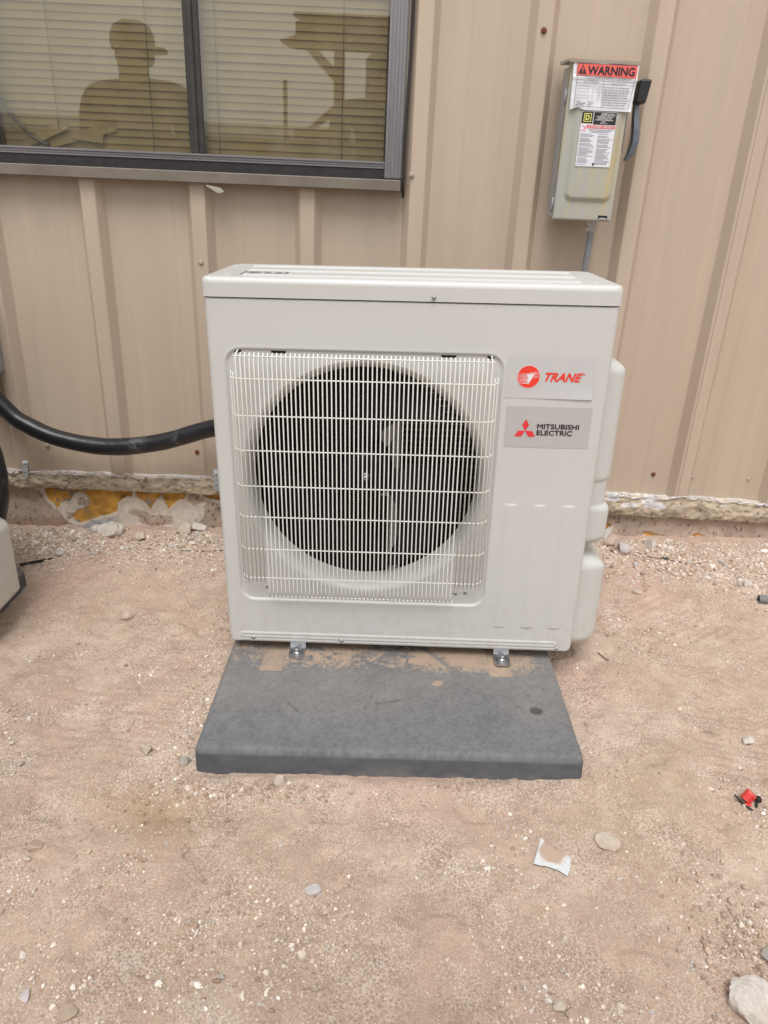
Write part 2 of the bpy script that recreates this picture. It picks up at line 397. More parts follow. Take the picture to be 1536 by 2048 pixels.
# foundation, peeled coating, mortar band, sealant
def foundation():
    xs = np.concatenate([[-3.6, -2.6, -2.0, -1.6], np.arange(-1.45, 1.5, .0038), [1.7, 2.2, 2.8, 3.6]]); zs = np.arange(-.10, .176, .0038)
    X, Z = np.meshgrid(xs, zs, indexing='ij')
    wx, wz = X + .014 * fbm(X * 26, Z * 26 + 5, 4), Z + .014 * fbm(X * 26 + 9, Z * 26 + 50, 4)
    yel = [[(-1.215, .18), (-1.19, .10), (-1.165, .075), (-1.15, .10), (-1.115, .105), (-1.10, .135), (-1.075, .14), (-1.055, .11), (-1.06, .088), (-1.10, .07), (-1.12, .045), (-1.10, .02), (-1.06, .03), (-1.0, .055), (-.965, .075), (-.955, .10), (-.93, .125), (-.905, .13), (-.90, .18)],
           [(-.90, .18), (-.885, .125), (-.855, .10), (-.842, .082), (-.82, .125), (-.80, .14), (-.785, .085), (-.755, .12), (-.73, .125), (-.70, .18)],
           [(-.685, .18), (-.665, .14), (-.62, .125), (-.55, .12), (-.52, .18)],
           [(.60, .105), (.66, .085), (.745, .07), (.75, .09), (.70, .108)], [(.86, .062), (.87, .075), (.92, .058), (.98, .045), (.88, .045)], [(1.035, .065), (1.06, .07), (1.10, .056), (1.17, .066), (1.20, .05), (1.04, .045)]]
    inside = np.zeros(X.shape, bool); grow = np.zeros(X.shape, bool)
    for p in yel:
        inside |= inpoly(wx, wz, p)
        q = np.array(p); c = q.mean(0); q = c + (q - c) * np.array([1.10, 1.28]); q[:, 1] -= .006
        grow |= inpoly(wx, wz, [tuple(v) for v in q])
    wl = (inpoly(wx, wz, [(-1.25, .15), (-1.2, .12), (-1.13, .02), (-.72, .01), (-.66, .06), (-.66, .12), (-.7, .1), (-.74, .14), (-.8, .16), (-.95, .16)])) & (fbm(X * 14 + 3, Z * 20, 3) > -.12)
    gray = (np.abs(fbm(X * 38 + 70, Z * 38 + 2, 3)) < .05) & inside & (fbm(X * 9, Z * 9 + 77, 2) > .03)
    n = fbm(X * 11, Z * 16 + 20, 4)[..., None]; nf = fbm(X * 90, Z * 90, 3)[..., None]
    col = np.array([.42, .325, .255]) * (1 + .5 * n) * (1 + .35 * nf)
    col = np.where((Z < .035 + .02 * n[..., 0])[..., None], np.array([.36, .245, .18]) * (1 + .3 * nf), col)
    speck = (fbm(X * 130 + 4, Z * 70, 2) < -.24)[..., None]; col = np.where(speck, col * .45, col)
    col = np.where((grow | wl)[..., None], np.array([.62, .54, .46]) * (1 + .5 * n + .3 * nf), col)
    col = np.where(inside[..., None], np.array([.47, .25, .052]) * (1 + 1.3 * fbm(X * 30, Z * 40 + 3, 3)[..., None]), col)
    col = np.where(gray[..., None], np.array([.22, .21, .20]), col)
    y = .792 - .012 * sstep(.14, -.02, Z) + .006 * n[..., 0] + .002 * nf[..., 0] + .004 * inside - .002 * (grow & ~inside)
    V = np.stack([X, y, Z], -1).reshape(-1, 3)
    return fast_mesh('foundation', V, grid_faces(*X.shape), M['concrete'], None, True, np.clip(col, .01, .9).reshape(-1, 3))
M['concrete'] = vcol_mat('stained_concrete', .9, 220, .16, .35, 300, .002)
B(foundation())
def mortar():
    xs = np.concatenate([[-3.6, -2.4, -1.7], np.arange(-1.45, 1.5, .004), [1.8, 2.4, 3.6]]); us = np.linspace(0, 1, 26)
    X, U = np.meshgrid(xs, us, indexing='ij')
    bot = np.interp(X, [-1.4, -.6, .7, 1.4], [.150, .147, .128, .118]) + .006 * fbm(X * 30, X * 0, 4)
    top = np.interp(X, [-1.4, -1.0, .7, 1.4], [.208, .21, .208, .20]) + .012 * fbm(X * 18 + 5, X * 0 + 3, 4)
    Z = bot + (top - bot) * U
    y = .772 - .012 * np.sin(U * math.pi) ** .6 + .014 * fbm(X * 26, U * 2.2, 4) + .008 * fbm(X * 90, U * 7, 3) + .03 * (1 - sstep(0, .10, U)) + .03 * sstep(.93, 1, U)
    n = fbm(X * 40, U * 4 + 2, 4)[..., None]
    col = np.array([.45, .37, .275]) * (1 + .8 * n); col = np.where((fbm(X * 70, U * 8, 3) < -.2)[..., None], col * .5, col)
    wh = (fbm(X * 8 + 4, U * 1.5, 3) > .24) & (X > .6) | (U > .96)
    col = np.where(wh[..., None], np.array([.58, .56, .55]) * (1 + .6 * n), col)
    return fast_mesh('mortar_band', np.stack([X, y, Z], -1).reshape(-1, 3), grid_faces(*X.shape), M['concrete'], None, True, np.clip(col, .01, .9).reshape(-1, 3))
B(mortar())
M['sealant'] = simple('white_sealant', (.56, .54, .55), .6, 0, .25, 60, .4, 120, .002)
def bead(x0, x1, seed):
    xs = np.arange(x0, x1, .006); top = np.interp(xs, [-1.4, -1.0, .7, 1.4], [.208, .211, .208, .198])
    z = top + .024 * fbm(xs * 18 + 5, xs * 0 + 3, 4) + .020 * fbm(xs * 55 + seed, xs * 0, 3) + .001
    r = .0016 + .0055 * np.clip(fbm(xs * 45 + seed, xs * 0 + 9, 3) + .25, 0, 1)
    return tube('sealant_bead', [(x, .761 + .010 * float(fbm(np.array([x * 25.]), np.array([seed * 1.]))[0]), zz) for x, zz in zip(xs, z)], list(r), M['sealant'], None, 7)
B(bead(-1.40, -.30, 1)); B(bead(.55, 1.45, 8))

# ------------------------------------------------------------------ window
M['bronze'] = simple('weathered_anodised_frame', (.27, .252, .258), .38, .55, .12, 60, .2, 60, .0006, .5, (6, 6, .3))
M['bronze_dark'] = simple('dark_window_channel', (.028, .024, .026), .5, .2, .3, 40)
M['flashing'] = simple('sill_flashing', (.180, .152, .122), .5, .1, .16, 9, .15, 30, .001)
M['mull'] = simple('black_mullion', (.048, .043, .040), .45, .3, .2, 20)
M['slat'] = simple('blind_slat', (.15, .116, .050), .5, 0, .12, 12)
win = B(empty('window', loc=(0, .8, WZ0))); win['label'] = 'dark bronze framed sliding window with closed blinds'
def Wn(o):
    o.parent = win; o.location = o.location + Vector((0, -.8, -WZ0)); return o
def rails(name, x0, x1, z0, z1, y0, y1, n, vert, mat):
    """ribbed extrusion: a base bar with n proud fins along its length"""
    mb = MB(); mb.box(x0, x1, y0 + .006, y1, z0, z1)
    for i in range(n):
        if vert:
            a = x0 + (x1 - x0) * (i + .15) / n; b = x0 + (x1 - x0) * (i + .6) / n; mb.box(a, b, y0 + .003 * (i % 2), y0 + .0058, z0 + .001, z1 - .001)
        else:
            a = z0 + (z1 - z0) * (i + .15) / n; b = z0 + (z1 - z0) * (i + .6) / n; mb.box(x0 + .001, x1 - .001, y0 + .003 * (i % 2), y0 + .0058, a, b)
    return mb.build(name, mat)
GB = 1.192
Wn(rails('jamb', -.083, -.034, 1.150, 2.10, .772, .86, 5, True, M['bronze']))
Wn(rails('jamb', -1.213, -1.190, 1.150, 2.10, .772, .86, 3, True, M['bronze_dark']))
Wn(rails('track', -1.19, -.0835, 1.173, GB, .776, .858, 3, False, M['bronze']))
Wn(box('channel', -1.19, -.036, .779, .86, 1.146, 1.1725, M['bronze_dark']))
Wn(rails('head', -1.19, -.0835, 2.08, 2.10, .776, .86, 2, False, M['bronze']))
Wn(box('sill', -1.30, -.036, .742, .86, 1.116, 1.1455, M['flashing'], None, .002, 1))
Wn(box('mullion', -.638, -.596, .800, .845, GB + .0005, 2.0795, M['mull'], None, .003, 1))
Wn(box('mullion_fin', -.626, -.612, .793, .7995, GB + .0005, 2.0795, M['mull'], None, .002, 1))
# a loose weatherstrip standing off the right jamb
strip = [(-.026 + .004 * math.sin(z * 9), .765 + .004 * math.sin(z * 14), z) for z in np.linspace(1.10, 2.12, 40)]
Wn(tube('weatherstrip', strip, .0035, M['bronze_dark'], None, 6))
Wn(box('jamb_cover', -.0335, -.029, .7705, .86, 1.118, 2.12, M['flashing']))
def glass_mat():
    m, t, b = new_mat('window_glass'); t.nodes.remove(b); out = t.nodes['Material Output']
    tr = N(t, 'ShaderNodeBsdfTransparent'); tr.inputs[0].default_value = (.95, .92, .80, 1)
    gl = N(t, 'ShaderNodeBsdfGlossy'); gl.inputs['Roughness'].default_value = .015; gl.inputs['Color'].default_value = (1, .95, .82, 1)
    lw = N(t, 'ShaderNodeLayerWeight'); lw.inputs['Blend'].default_value = .5; p5 = N(t, 'ShaderNodeMath', operation='POWER'); t.links.new(lw.outputs['Facing'], p5.inputs[0]); p5.inputs[1].default_value = 5.0
    fr = N(t, 'ShaderNodeMath', operation='MULTIPLY_ADD'); t.links.new(p5.outputs[0], fr.inputs[0]); fr.inputs[1].default_value = .885; fr.inputs[2].default_value = .115
    df = N(t, 'ShaderNodeBsdfDiffuse'); df.inputs[0].default_value = (.55, .5, .42, 1)
    mx = N(t, 'ShaderNodeMixShader'); t.links.new(fr.outputs[0], mx.inputs[0]); t.links.new(tr.outputs[0], mx.inputs[1]); t.links.new(gl.outputs[0], mx.inputs[2])
    nz = tex_noise(t, 14, 6, .7); rp = ramp(t, nz.outputs[0], [(.40, (.05,) * 3), (.8, (.15,) * 3)])
    m2 = N(t, 'ShaderNodeMixShader'); t.links.new(rp.outputs[0], m2.inputs[0]); t.links.new(mx.outputs[0], m2.inputs[1]); t.links.new(df.outputs[0], m2.inputs[2])
    t.links.new(m2.outputs[0], out.inputs['Surface'])
    bp = N(t, 'ShaderNodeBump'); bp.inputs['Strength'].default_value = .04; bp.inputs['Distance'].default_value = .002
    t.links.new(tex_noise(t, 2.5, 1, .4).outputs[0], bp.inputs['Height']); t.links.new(bp.outputs[0], gl.inputs['Normal'])
    return m
M['glass'] = glass_mat()
for x0, x1, y in ((-1.19, -.638, .812), (-.596, -.0835, .806)):
    Wn(mesh_obj('glass_pane', [(x0, y, GB), (x1, y, GB), (x1, y, 2.08), (x0, y, 2.08)], [(0, 1, 2, 3)], M['glass']))
# blinds
def slat_data(L, n=14, w=.0255, sag=0.):
    V, F = [], []; k = 5
    for i in range(n + 1):
        for j in range(k):
            t = j / (k - 1) - .5
            V.append((L * i / n, 0.0034 * t + .0008 * (1 - 4 * t * t), w * t))
    for i in range(n):
        for j in range(k - 1): F.append((i * k + j, (i + 1) * k + j, (i + 1) * k + j + 1, i * k + j + 1))
    return V, F
slat_full = None; slat_short = None; NSL = 44; SP = .0199
for i in range(NSL):
    z = GB + .012 + i * SP
    short = False
    x0 = -.985 + (.012 * (i % 3)) if short else -1.185
    src = slat_short if short else slat_full
    if src is None:
        V, F = slat_data(-.088 - (-.985 if short else -1.185)); o = mesh_obj('slat', V, F, M['slat'], None, True)
        if short: slat_short = o
        else: slat_full = o
    else:
        o = src.copy(); o.parent = None; COL.objects.link(o)
    o.location = (x0, .858 + random.uniform(-.0007, .0007), z); o.rotation_euler = (random.uniform(-.05, .05), random.uniform(-.0016, .0016), 0); Wn(o)
for (xa, za), (xb, zb), yy in (((-1.075, 1.200), (-.862, 1.256), .8525), ((-1.13, 1.200), (-1.0, 1.256), .8475), ((-.99, 1.232), (-.90, 1.222), .8500)):
    L = math.hypot(xb - xa, zb - za); V, F = slat_data(L, 6); o = mesh_obj('slat', V, F, M['slat'], None, True)
    o.location = (xa, yy, za); o.rotation_euler = (0, -math.atan2(zb - za, xb - xa), 0); Wn(o)
M['cordm'] = simple('dark_cord', (.05, .045, .03), .8)
for x in (-.207, -.56, -.75, -1.02): Wn(tube('ladder_cord', [(x - .003, .847, GB + (.05 if x < -.9 else .001)), (x, .847, 2.07)], .0011, M['cordm'], None, 5))
M['black_rubber'] = simple('black_rubber', (.012, .012, .014), .42, 0, .3, 25, .25, 60, .002)
icb = tube('indoor_cable', spline([(-1.184, .832, 1.42), (-1.172, .832, 1.322), (-1.149, .832, 1.277), (-1.101, .832, 1.222), (-1.05, .833, 1.196)], 24), .0052, M['black_rubber'], None, 8)
tag(icb, 'thin black cable hanging behind the window glass by the bent blind slats', 'cable')

# ================================================================== OUTDOOR UNIT
UNIT_M = Matrix(((0.9993871, 0.0280052, -0.0210039, 0), (-0.0279991, 0.9996078, 0.0005880, 0), (0.0210122, 0, 0.9997792, .065), (0, 0, 0, 1)))
M['white'] = simple('ivory_powder_coat', (.500, .496, .490), .38, 0, .02, 8, .10, 900, .0003, .45)
def coat_mat():
    m, t, b = new_mat('ivory_powder_coat'); n1 = tex_noise(t, 3, 5, .6); n2 = tex_noise(t, 38, 6, .7); tc = N(t, 'ShaderNodeTexCoord'); sx = N(t, 'ShaderNodeSeparateXYZ'); t.links.new(tc.outputs['Object'], sx.inputs[0])
    mr = N(t, 'ShaderNodeMapRange'); t.links.new(sx.outputs['Z'], mr.inputs[0]); mr.inputs[1].default_value = .24; mr.inputs[2].default_value = .02; mr.inputs[3].default_value = 0; mr.inputs[4].default_value = .55
    d = ramp(t, n2.outputs[0], [(.46, (0,) * 3), (.72, (1,) * 3)]); f = N(t, 'ShaderNodeMath', operation='MULTIPLY'); t.links.new(mr.outputs[0], f.inputs[0]); t.links.new(d.outputs[0], f.inputs[1])
    c0 = ramp(t, n1.outputs[0], [(.3, (.528, .524, .500)), (.7, (.556, .552, .528))])
    t.links.new(mixc(t, f.outputs[0], c0.outputs[0], (.44, .36, .29)), b.inputs['Base Color'])
    r = N(t, 'ShaderNodeMapRange'); t.links.new(n1.outputs[0], r.inputs[0]); r.inputs[3].default_value = .28; r.inputs[4].default_value = .46; t.links.new(r.outputs[0], b.inputs['Roughness'])
    b.inputs['Specular IOR Level'].default_value = .5; add_bump(t, b, tex_noise(t, 900, 3, .6).outputs[0], .12, .0003); add_bump(t, b, tex_noise(t, 5, 2, .5).outputs[0], .06, .006); return m
M['white'] = coat_mat()
M['wire'] = simple('ivory_coated_wire', (.74, .73, .675), .35, 0, .03, 20)
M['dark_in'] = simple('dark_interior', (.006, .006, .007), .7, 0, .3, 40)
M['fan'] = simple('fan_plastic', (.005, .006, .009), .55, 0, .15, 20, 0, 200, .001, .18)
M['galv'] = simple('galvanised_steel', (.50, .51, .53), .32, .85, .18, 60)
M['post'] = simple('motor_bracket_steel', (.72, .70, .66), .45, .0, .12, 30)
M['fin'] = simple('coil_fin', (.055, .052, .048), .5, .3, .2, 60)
M['black'] = simple('black_hole', (.006, .006, .006), .8, 0, .1)
M['silver'] = simple('steel_screw', (.42, .42, .43), .3, .9, .2, 300)
M['lab_w'] = simple('silver_label', (.520, .513, .510), .35, .0, .015, 30)
M['lab_m'] = simple('grey_pink_label', (.452, .428, .424), .35, .0, .015, 30)
M['red'] = simple('red_print', (.78, .045, .025), .45, 0, .03)
M['redm'] = simple('crimson_print', (.72, .035, .045), .45, 0, .03)
M['ink'] = simple('black_print', (.018, .016, .018), .5, 0, .05)
M['whiteprint'] = simple('white_print', (.72, .70, .70), .5, 0, .02)
HW, ZB_, ZS, ZL, DEP = .42, .027, .8455, .8865, .303
FCX, FCZ = -.090, .450
def ac_unit(name, label, group=None):
    u = empty(name, label, 'outdoor unit', group)
    # front panel as a pressed sheet
    nx, nz_ = 421, 411
    X, Z = np.meshgrid(np.linspace(-HW, HW, nx), np.linspace(ZB_, ZS, nz_), indexing='ij')
    y = np.zeros_like(X); r = .016
    d = HW - np.abs(X); y += np.where(d < r, r - np.sqrt(np.maximum(r * r - (r - d) ** 2, 0)), 0)
    for dd, rr in ((ZS - Z, .0035), (Z - ZB_, .004)): y += np.where(dd < rr, rr - np.sqrt(np.maximum(rr * rr - (rr - dd) ** 2, 0)), 0)
    s = rrect(X, Z, -.0925, .446, .2885, .298, .032); y += .0045 * sstep(.002, -.0035, s) - .0004 * np.exp(-((s - .004) / .003) ** 2)
    for cx in (.239, .303, .3675):          # three tall pressed ribs
        w = sstep(.0185, .004, np.abs(X - cx)) * sstep(.1615, .1590, np.abs(Z - .2525) + .25 * np.maximum(np.abs(X - cx) - .009, 0)); y -= .0021 * w
    s = rrect(X, Z, -.0055, .0475, .387, .0085, .0085); y -= .0022 * sstep(.0008, -.003, s); y += .0010 * sstep(-.004, -.006, s)
    y -= .0016 * sstep(.0022, .0008, np.abs(Z - .0345)) * (np.abs(X + .005) < .385) * (np.abs(X + .359) > .007) * (np.abs(X + .142) > .007)
    rc = .018; ax_ = np.maximum(np.abs(X) - (HW - rc), 0); zmin = ZB_ + rc - np.sqrt(np.maximum(rc * rc - ax_ ** 2, 0))
    Zn = zmin + (Z - ZB_) * (ZS - zmin) / (ZS - ZB_)
    y += .0005 * fbm(X * 3, Z * 3, 2)
    cxm = (X[:-1, :-1] + X[1:, 1:]) / 2; czm = (Z[:-1, :-1] + Z[1:, 1:]) / 2
    keep = np.hypot(cxm - FCX, czm - FCZ) > .2750
    F = grid_faces(nx, nz_, keep)
    fast_mesh('front_panel', np.stack([X, y, Zn], -1).reshape(-1, 3), F, M['white'], u, True)
    lathe('fan_shroud', [(.2790, .0046), (.2770, .0047), (.2725, .0060), (.2675, .0095), (.2630, .0150), (.2595, .022), (.2570, .031), (.2560, .041), (.2555, .070)], 128, M['white'], u, 'y', (FCX, 0, FCZ))
    # cabinet shell
    out = []
    rb = .03
    out += [(-HW + .0, .016), (-HW, DEP - rb)] + [(-HW + rb - rb * math.cos(t), DEP - rb + rb * math.sin(t)) for t in np.linspace(.2, 1.57, 6)]
    out += [(-a, b) for a, b in reversed(out)]
    half = out[:len(out) // 2]
    for sg in (1, -1):
        V, F = [], []
        for a, b in half: V += [(a * sg, b, ZB_), (a * sg, b, .846)]
        for i in range(len(half) - 1): F.append((2 * i, 2 * i + 2, 2 * i + 3, 2 * i + 1))
        mesh_obj('side_panel', V, F, M['white'], u, False)
    box('base_pan', -HW + .004, HW - .004, .012, DEP - .004, ZB_ + .002, ZB_ + .010, M['white'], u)
    # condenser coil seen through the fan opening: tube-and-fin rows with gaps to the wall behind
    mb = MB()
    z = .045
    while z < .82:
        mb.box(-.385, -.045, DEP - .012, DEP - .006, z, z + .0153); mb.box(-.0445, .385, DEP - .012, DEP - .006, z, z + .0140); z += .0160
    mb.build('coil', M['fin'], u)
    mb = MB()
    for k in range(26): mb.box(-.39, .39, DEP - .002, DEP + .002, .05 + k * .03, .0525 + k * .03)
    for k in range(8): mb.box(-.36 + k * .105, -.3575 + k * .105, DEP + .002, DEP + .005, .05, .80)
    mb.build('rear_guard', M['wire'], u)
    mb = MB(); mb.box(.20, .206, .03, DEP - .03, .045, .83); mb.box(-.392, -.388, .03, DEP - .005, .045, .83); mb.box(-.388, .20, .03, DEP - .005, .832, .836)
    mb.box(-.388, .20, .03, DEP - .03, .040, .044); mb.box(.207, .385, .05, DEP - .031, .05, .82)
    mb.build('light_block_liner', M['dark_in'], u)  # near-black plates added to stop light leaks and keep the inside dark
    # motor bracket and motor
    p = box('motor_bracket', -.036, -.012, .19, .215, .10, .80, M['post'], u, .004, 1)
    for zz in (.60, .345): box('bracket_strap', -.16, -.0365, .196, .200, zz, zz + .025, M['post'], u)
    lathe('motor', [(.0001, .13), (.045, .13), (.055, .14), (.055, .20), (.045, .21), (.0001, .21)], 32, M['dark_in'], u, 'y', (FCX, 0, FCZ))
    mesh_obj('motor_plate', [(-.068, .150, .545), (-.052, .150, .555), (-.030, .150, .550), (-.032, .150, .505), (-.046, .150, .49), (-.062, .150, .515)], [(0, 1, 2, 3, 4, 5)], M['whiteprint'], u)
    # fan
    lathe('fan_hub', [(.0001, .052), (.040, .052), (.055, .058), (.062, .072), (.062, .115), (.05, .125)], 40, M['fan'], u, 'y', (FCX, 0, FCZ))
    lathe('hub_nut', [(.0001, .038), (.0045, .038), (.0065, .041), (.0065, .048), (.010, .049), (.010, .0515)], 16, M['silver'], u, 'y', (FCX, 0, FCZ))
    for a0 in (222, 342, 102):
        V, F = [], []; na, nr = 18, 12
        for i in range(na + 1):
            t = i / na
            for j in range(nr + 1):
                q = j / nr; rad = .055 + .186 * q
                a = math.radians(a0 + (t - .5) * (38 + 42 * q) - 26 * q * q)
                yy = .105 - .075 * (1 - t) * (.55 + .45 * q) + .02 * math.sin(t * math.pi) * q
                rad2 = rad - .02 * (abs(t - .5) * 2) ** 4 * q
                V.append((FCX + rad2 * math.cos(a), yy, FCZ + rad2 * math.sin(a)))
        for i in range(na):
            for j in range(nr): F.append((i * (nr + 1) + j, (i + 1) * (nr + 1) + j, (i + 1) * (nr + 1) + j + 1, i * (nr + 1) + j + 1))
        mesh_obj('fan_blade', V, F, M['fan'], u, True)
    # wire grille
    YG = -.030; xs0, xs1, nw = -.354, .170, 57
    proto_s, proto_l = None, None
    zt = .7415
    for i in range(nw):
        x = xs0 + (xs1 - xs0) * i / (nw - 1); long = -.309 < x < .121; edge = i in (0, nw - 1)
        zb = .1715 if long else .2125
        if edge: path = [(x, .012, .7415), (x, -.006, .7415), (x, YG + .004, .737), (x, YG, .728), (x, YG, zb)]
        else: path = [(x, YG + .010, .7405), (x, YG + .004, .7355), (x, YG, .726), (x, YG, .19 if long else zb), (x, YG + (.003 if long else 0), zb)]
        tube('grille_wire', path, .00158, M['wire'], u, 6)
    for dx, yb in ((.0085, .006), (.016, .018)):
        for sx, x in ((-1, xs0 - dx), (1, xs1 + dx)):
            tube('grille_wire', [(x, YG + yb + .004, .700), (x, YG + yb, .693), (x, YG + yb, .218)], .00118, M['wire'], u, 6)
    YH = YG + .0024
    for k, zz in enumerate((.7345, .688, .609, .532, .450, .376, .296, .222)):
        if k == 0: path = [(xs0 - .006, YH, zz), (xs1 + .006, YH, zz)]
        else:
            path = [(xs0 - .0185, YH + .026, zz), (xs0 - .0165, YH + .018, zz), (xs0 - .009, YH + .006, zz), (xs0 + .002, YH, zz), (xs1 - .002, YH, zz), (xs1 + .009, YH + .006, zz), (xs1 + .0165, YH + .018, zz), (xs1 + .0185, YH + .026, zz)]
        tube('grille_wire', path, .0015, M['wire'], u, 6)
    tube('grille_wire', [(-.309, YH + .003, .172), (.121, YH + .003, .172)], .0015, M['wire'], u, 6)
    # slots and hook holes in the recess
    for x0, x1 in ((-.286, -.255), (.067, .098)):
        box('slot', x0, x1, .0042, .010, .7355, .7420, M['black'], u)
    for x in (-.356, .170):
        V, F = [], []
        pts = [(x + .0085 * math.cos(t) * 1.0, .0046 * math.sin(t)) for t in np.linspace(0, 2 * math.pi, 14, endpoint=False)]
        prism('hook_hole', [(a, .7395 + b) for a, b in pts], .0040, .012, M['black'], u)
    # screws
    for x, zz, yy in ((-.359, .040, .0), (-.142, .038, 0.), (.383, .036, 0.), (.046, .856, -.0045), (-.319, .182, .005), (.129, .179, .005), (.152, .182, .005)):
        lathe('screw', [(.0001, -.0030), (.0022, -.0030), (.0040, -.0020), (.0046, -.0004), (.0046, .001)], 14, M['silver'], u, 'y', (x, yy - .0005, zz))
    # lid
    nu, nv = 281, 105
    U, Vv = np.meshgrid(np.linspace(-1, 1, nu), np.linspace(0, 1, nv), indexing='ij')
    y0, y1, hx = -.0028, DEP + .003, HW + .002
    Y = y0 + (y1 - y0) * Vv; rf, rk = .016, .045
    df, dk = Y - y0, y1 - Y
    inset = np.where(df < rf, rf - np.sqrt(np.maximum(rf * rf - (rf - df) ** 2, 0)), 0) + np.where(dk < rk, rk - np.sqrt(np.maximum(rk * rk - (rk - dk) ** 2, 0)), 0)
    hwx = hx - inset; X = U * hwx
    edge = np.minimum(np.minimum(df, dk), hwx - np.abs(X)); re = .011
    Zl = ZL - np.where(edge < re, re - np.sqrt(np.maximum(re * re - (re - edge) ** 2, 0)), 0)
    for yb, xe in ((.033, .345), (.130, .352), (.232, .362)):
        Zl += .0038 * sstep(.0062, .0015, np.abs(Y - yb)) * sstep(xe, xe - .004, np.abs(X))
    for xd in (-.375, .372): Zl += .0022 * sstep(.008, .003, np.hypot(X - xd, (Y - .036)))
    for xl in (.345, .372): Zl -= .0010 * sstep(.0022, .0008, np.abs(X - xl - .15 * (Y - .15) * 0)) * (Y > .06)
    V = np.stack([X, Y, Zl], -1).reshape(-1, 3); F = grid_faces(nu, nv)
    ring = [i * nv for i in range(nu)] + [(nu - 1) * nv + j for j in range(1, nv)] + [i * nv + nv - 1 for i in range(nu - 2, -1, -1)] + [j for j in range(nv - 2, 0, -1)]
    low = V[ring].copy(); low[:, 2] = .8475; low2 = low.copy(); low2[:, :2] = low2[:, :2] * np.array([.985, 1]) + np.array([0, .0]); low2[:, 1] = y0 + .003 + (low2[:, 1] - y0) * .97
    n0 = len(V); mid = V[ring].copy(); mid[:, 2] -= .0015; V = np.concatenate([V, low, low2, low, mid]); m_ = len(ring); k_ = np.arange(m_)
    S = np.stack([np.array(ring)[k_], n0 + k_, n0 + (k_ + 1) % m_, np.array(ring)[(k_ + 1) % m_]], -1)
    q0 = n0 + 2 * m_; S2 = np.stack([q0 + k_, n0 + m_ + k_, n0 + m_ + (k_ + 1) % m_, q0 + (k_ + 1) % m_], -1)
    q1 = n0 + 3 * m_; S = np.concatenate([np.stack([np.array(ring)[k_], q1 + k_, q1 + (k_ + 1) % m_, np.array(ring)[(k_ + 1) % m_]], -1), np.stack([q1 + k_, n0 + k_, n0 + (k_ + 1) % m_, q1 + (k_ + 1) % m_], -1)])
    fast_mesh('lid', V, np.concatenate([F, S, S2]), M['white'], u, True)
    # rating sticker on the lid
    st = box('lid_sticker', -.352, -.260, .046, .116, ZL - .0002, ZL + .0005, M['lab_m'], u)
    mb = MB(); zt_ = ZL + .0006
    for a in ((-.352, -.260, .046, .049), (-.352, -.260, .113, .116), (-.352, -.349, .049, .113), (-.263, -.260, .049, .113)): mb.box(a[0], a[1], a[2], a[3], ZL + .0005, zt_)
    for k in range(5):
        for a, b in ((-.342, -.312), (-.308, -.29), (-.286, -.268)): mb.box(a + .003 * (k % 2), b - .004 * ((k + 1) % 3), .056 + k * .011, .0605 + k * .011, ZL + .0005, zt_)
    mb.build('sticker_print', M['ink'], st)
    # valve cover on the right-hand side: three pressed bulges
    ny, nzz = 70, 240
    Yc, Zc = np.meshgrid(np.linspace(.035, .285, ny), np.linspace(.006, .735, nzz), indexing='ij')
    def bulge(z0, z1, ya, yb, h, r):
        s = rrect(Yc, Zc, (ya + yb) / 2, (z0 + z1) / 2, (yb - ya) / 2, (z1 - z0) / 2, .03); t = np.clip(-s / r, 0, 1); return h * np.sqrt(np.maximum(1 - (1 - t) ** 2, 0))
    H = np.maximum.reduce([bulge(.435, .728, .05, .275, .052, .030), bulge(.285, .405, .05, .275, .060, .026), bulge(.30, .60, .055, .27, .046, .02), bulge(.010, .258, .045, .278, .073, .036)])
    keep = (H[:-1, :-1] + H[1:, 1:] + H[1:, :-1] + H[:-1, 1:]) > 1e-4
    fast_mesh('valve_cover', np.stack([HW - .0005 + H, Yc, Zc], -1).reshape(-1, 3), grid_faces(ny, nzz, keep), M['white'], u, True)
    # brand labels
    def plate(nm, x0, x1, z0, z1, mat, lift):
        nxp = 16; V = []; F = []
        for i in range(nxp + 1):
            for j in range(7):
                a, b = i / nxp, j / 6; V.append((x0 + (x1 - x0) * a, -.0007 - lift * max(0, a - .25) ** 1.0 * max(0, .35 - b) ** 1.5 * 3, z0 + (z1 - z0) * b))
        for i in range(nxp):
            for j in range(6): F.append((i * 7 + j, (i + 1) * 7 + j, (i + 1) * 7 + j + 1, i * 7 + j + 1))
        k = len(V); V += [(x0, 0.0005, z0), (x1, 0.0005, z0)]
        return mesh_obj(nm, V, F, mat, u)
    pt = plate('brand_label', .204, .386, .656, .7445, M['lab_w'], .006)
    pm = plate('brand_label', .2105, .391, .548, .638, M['lab_m'], 0)
    yt = -.0014
    # disc emblem: red roundel with pale speed stripes
    cx, cz, rr = .2495, .7015, .0232
    mb = MB(); mb.quad([(cx + (rr + .001) * math.cos(t), yt, cz + (rr + .001) * math.sin(t)) for t in np.linspace(0, 2 * math.pi, 48, endpoint=False)]); mb.build('emblem_ring', M['whiteprint'], pt)
    mb = MB(); mb.quad([(cx + rr * math.cos(t), yt - .0002, cz + rr * math.sin(t)) for t in np.linspace(0, 2 * math.pi, 48, endpoint=False)]); mb.build('emblem', M['red'], pt)
    mb = MB()
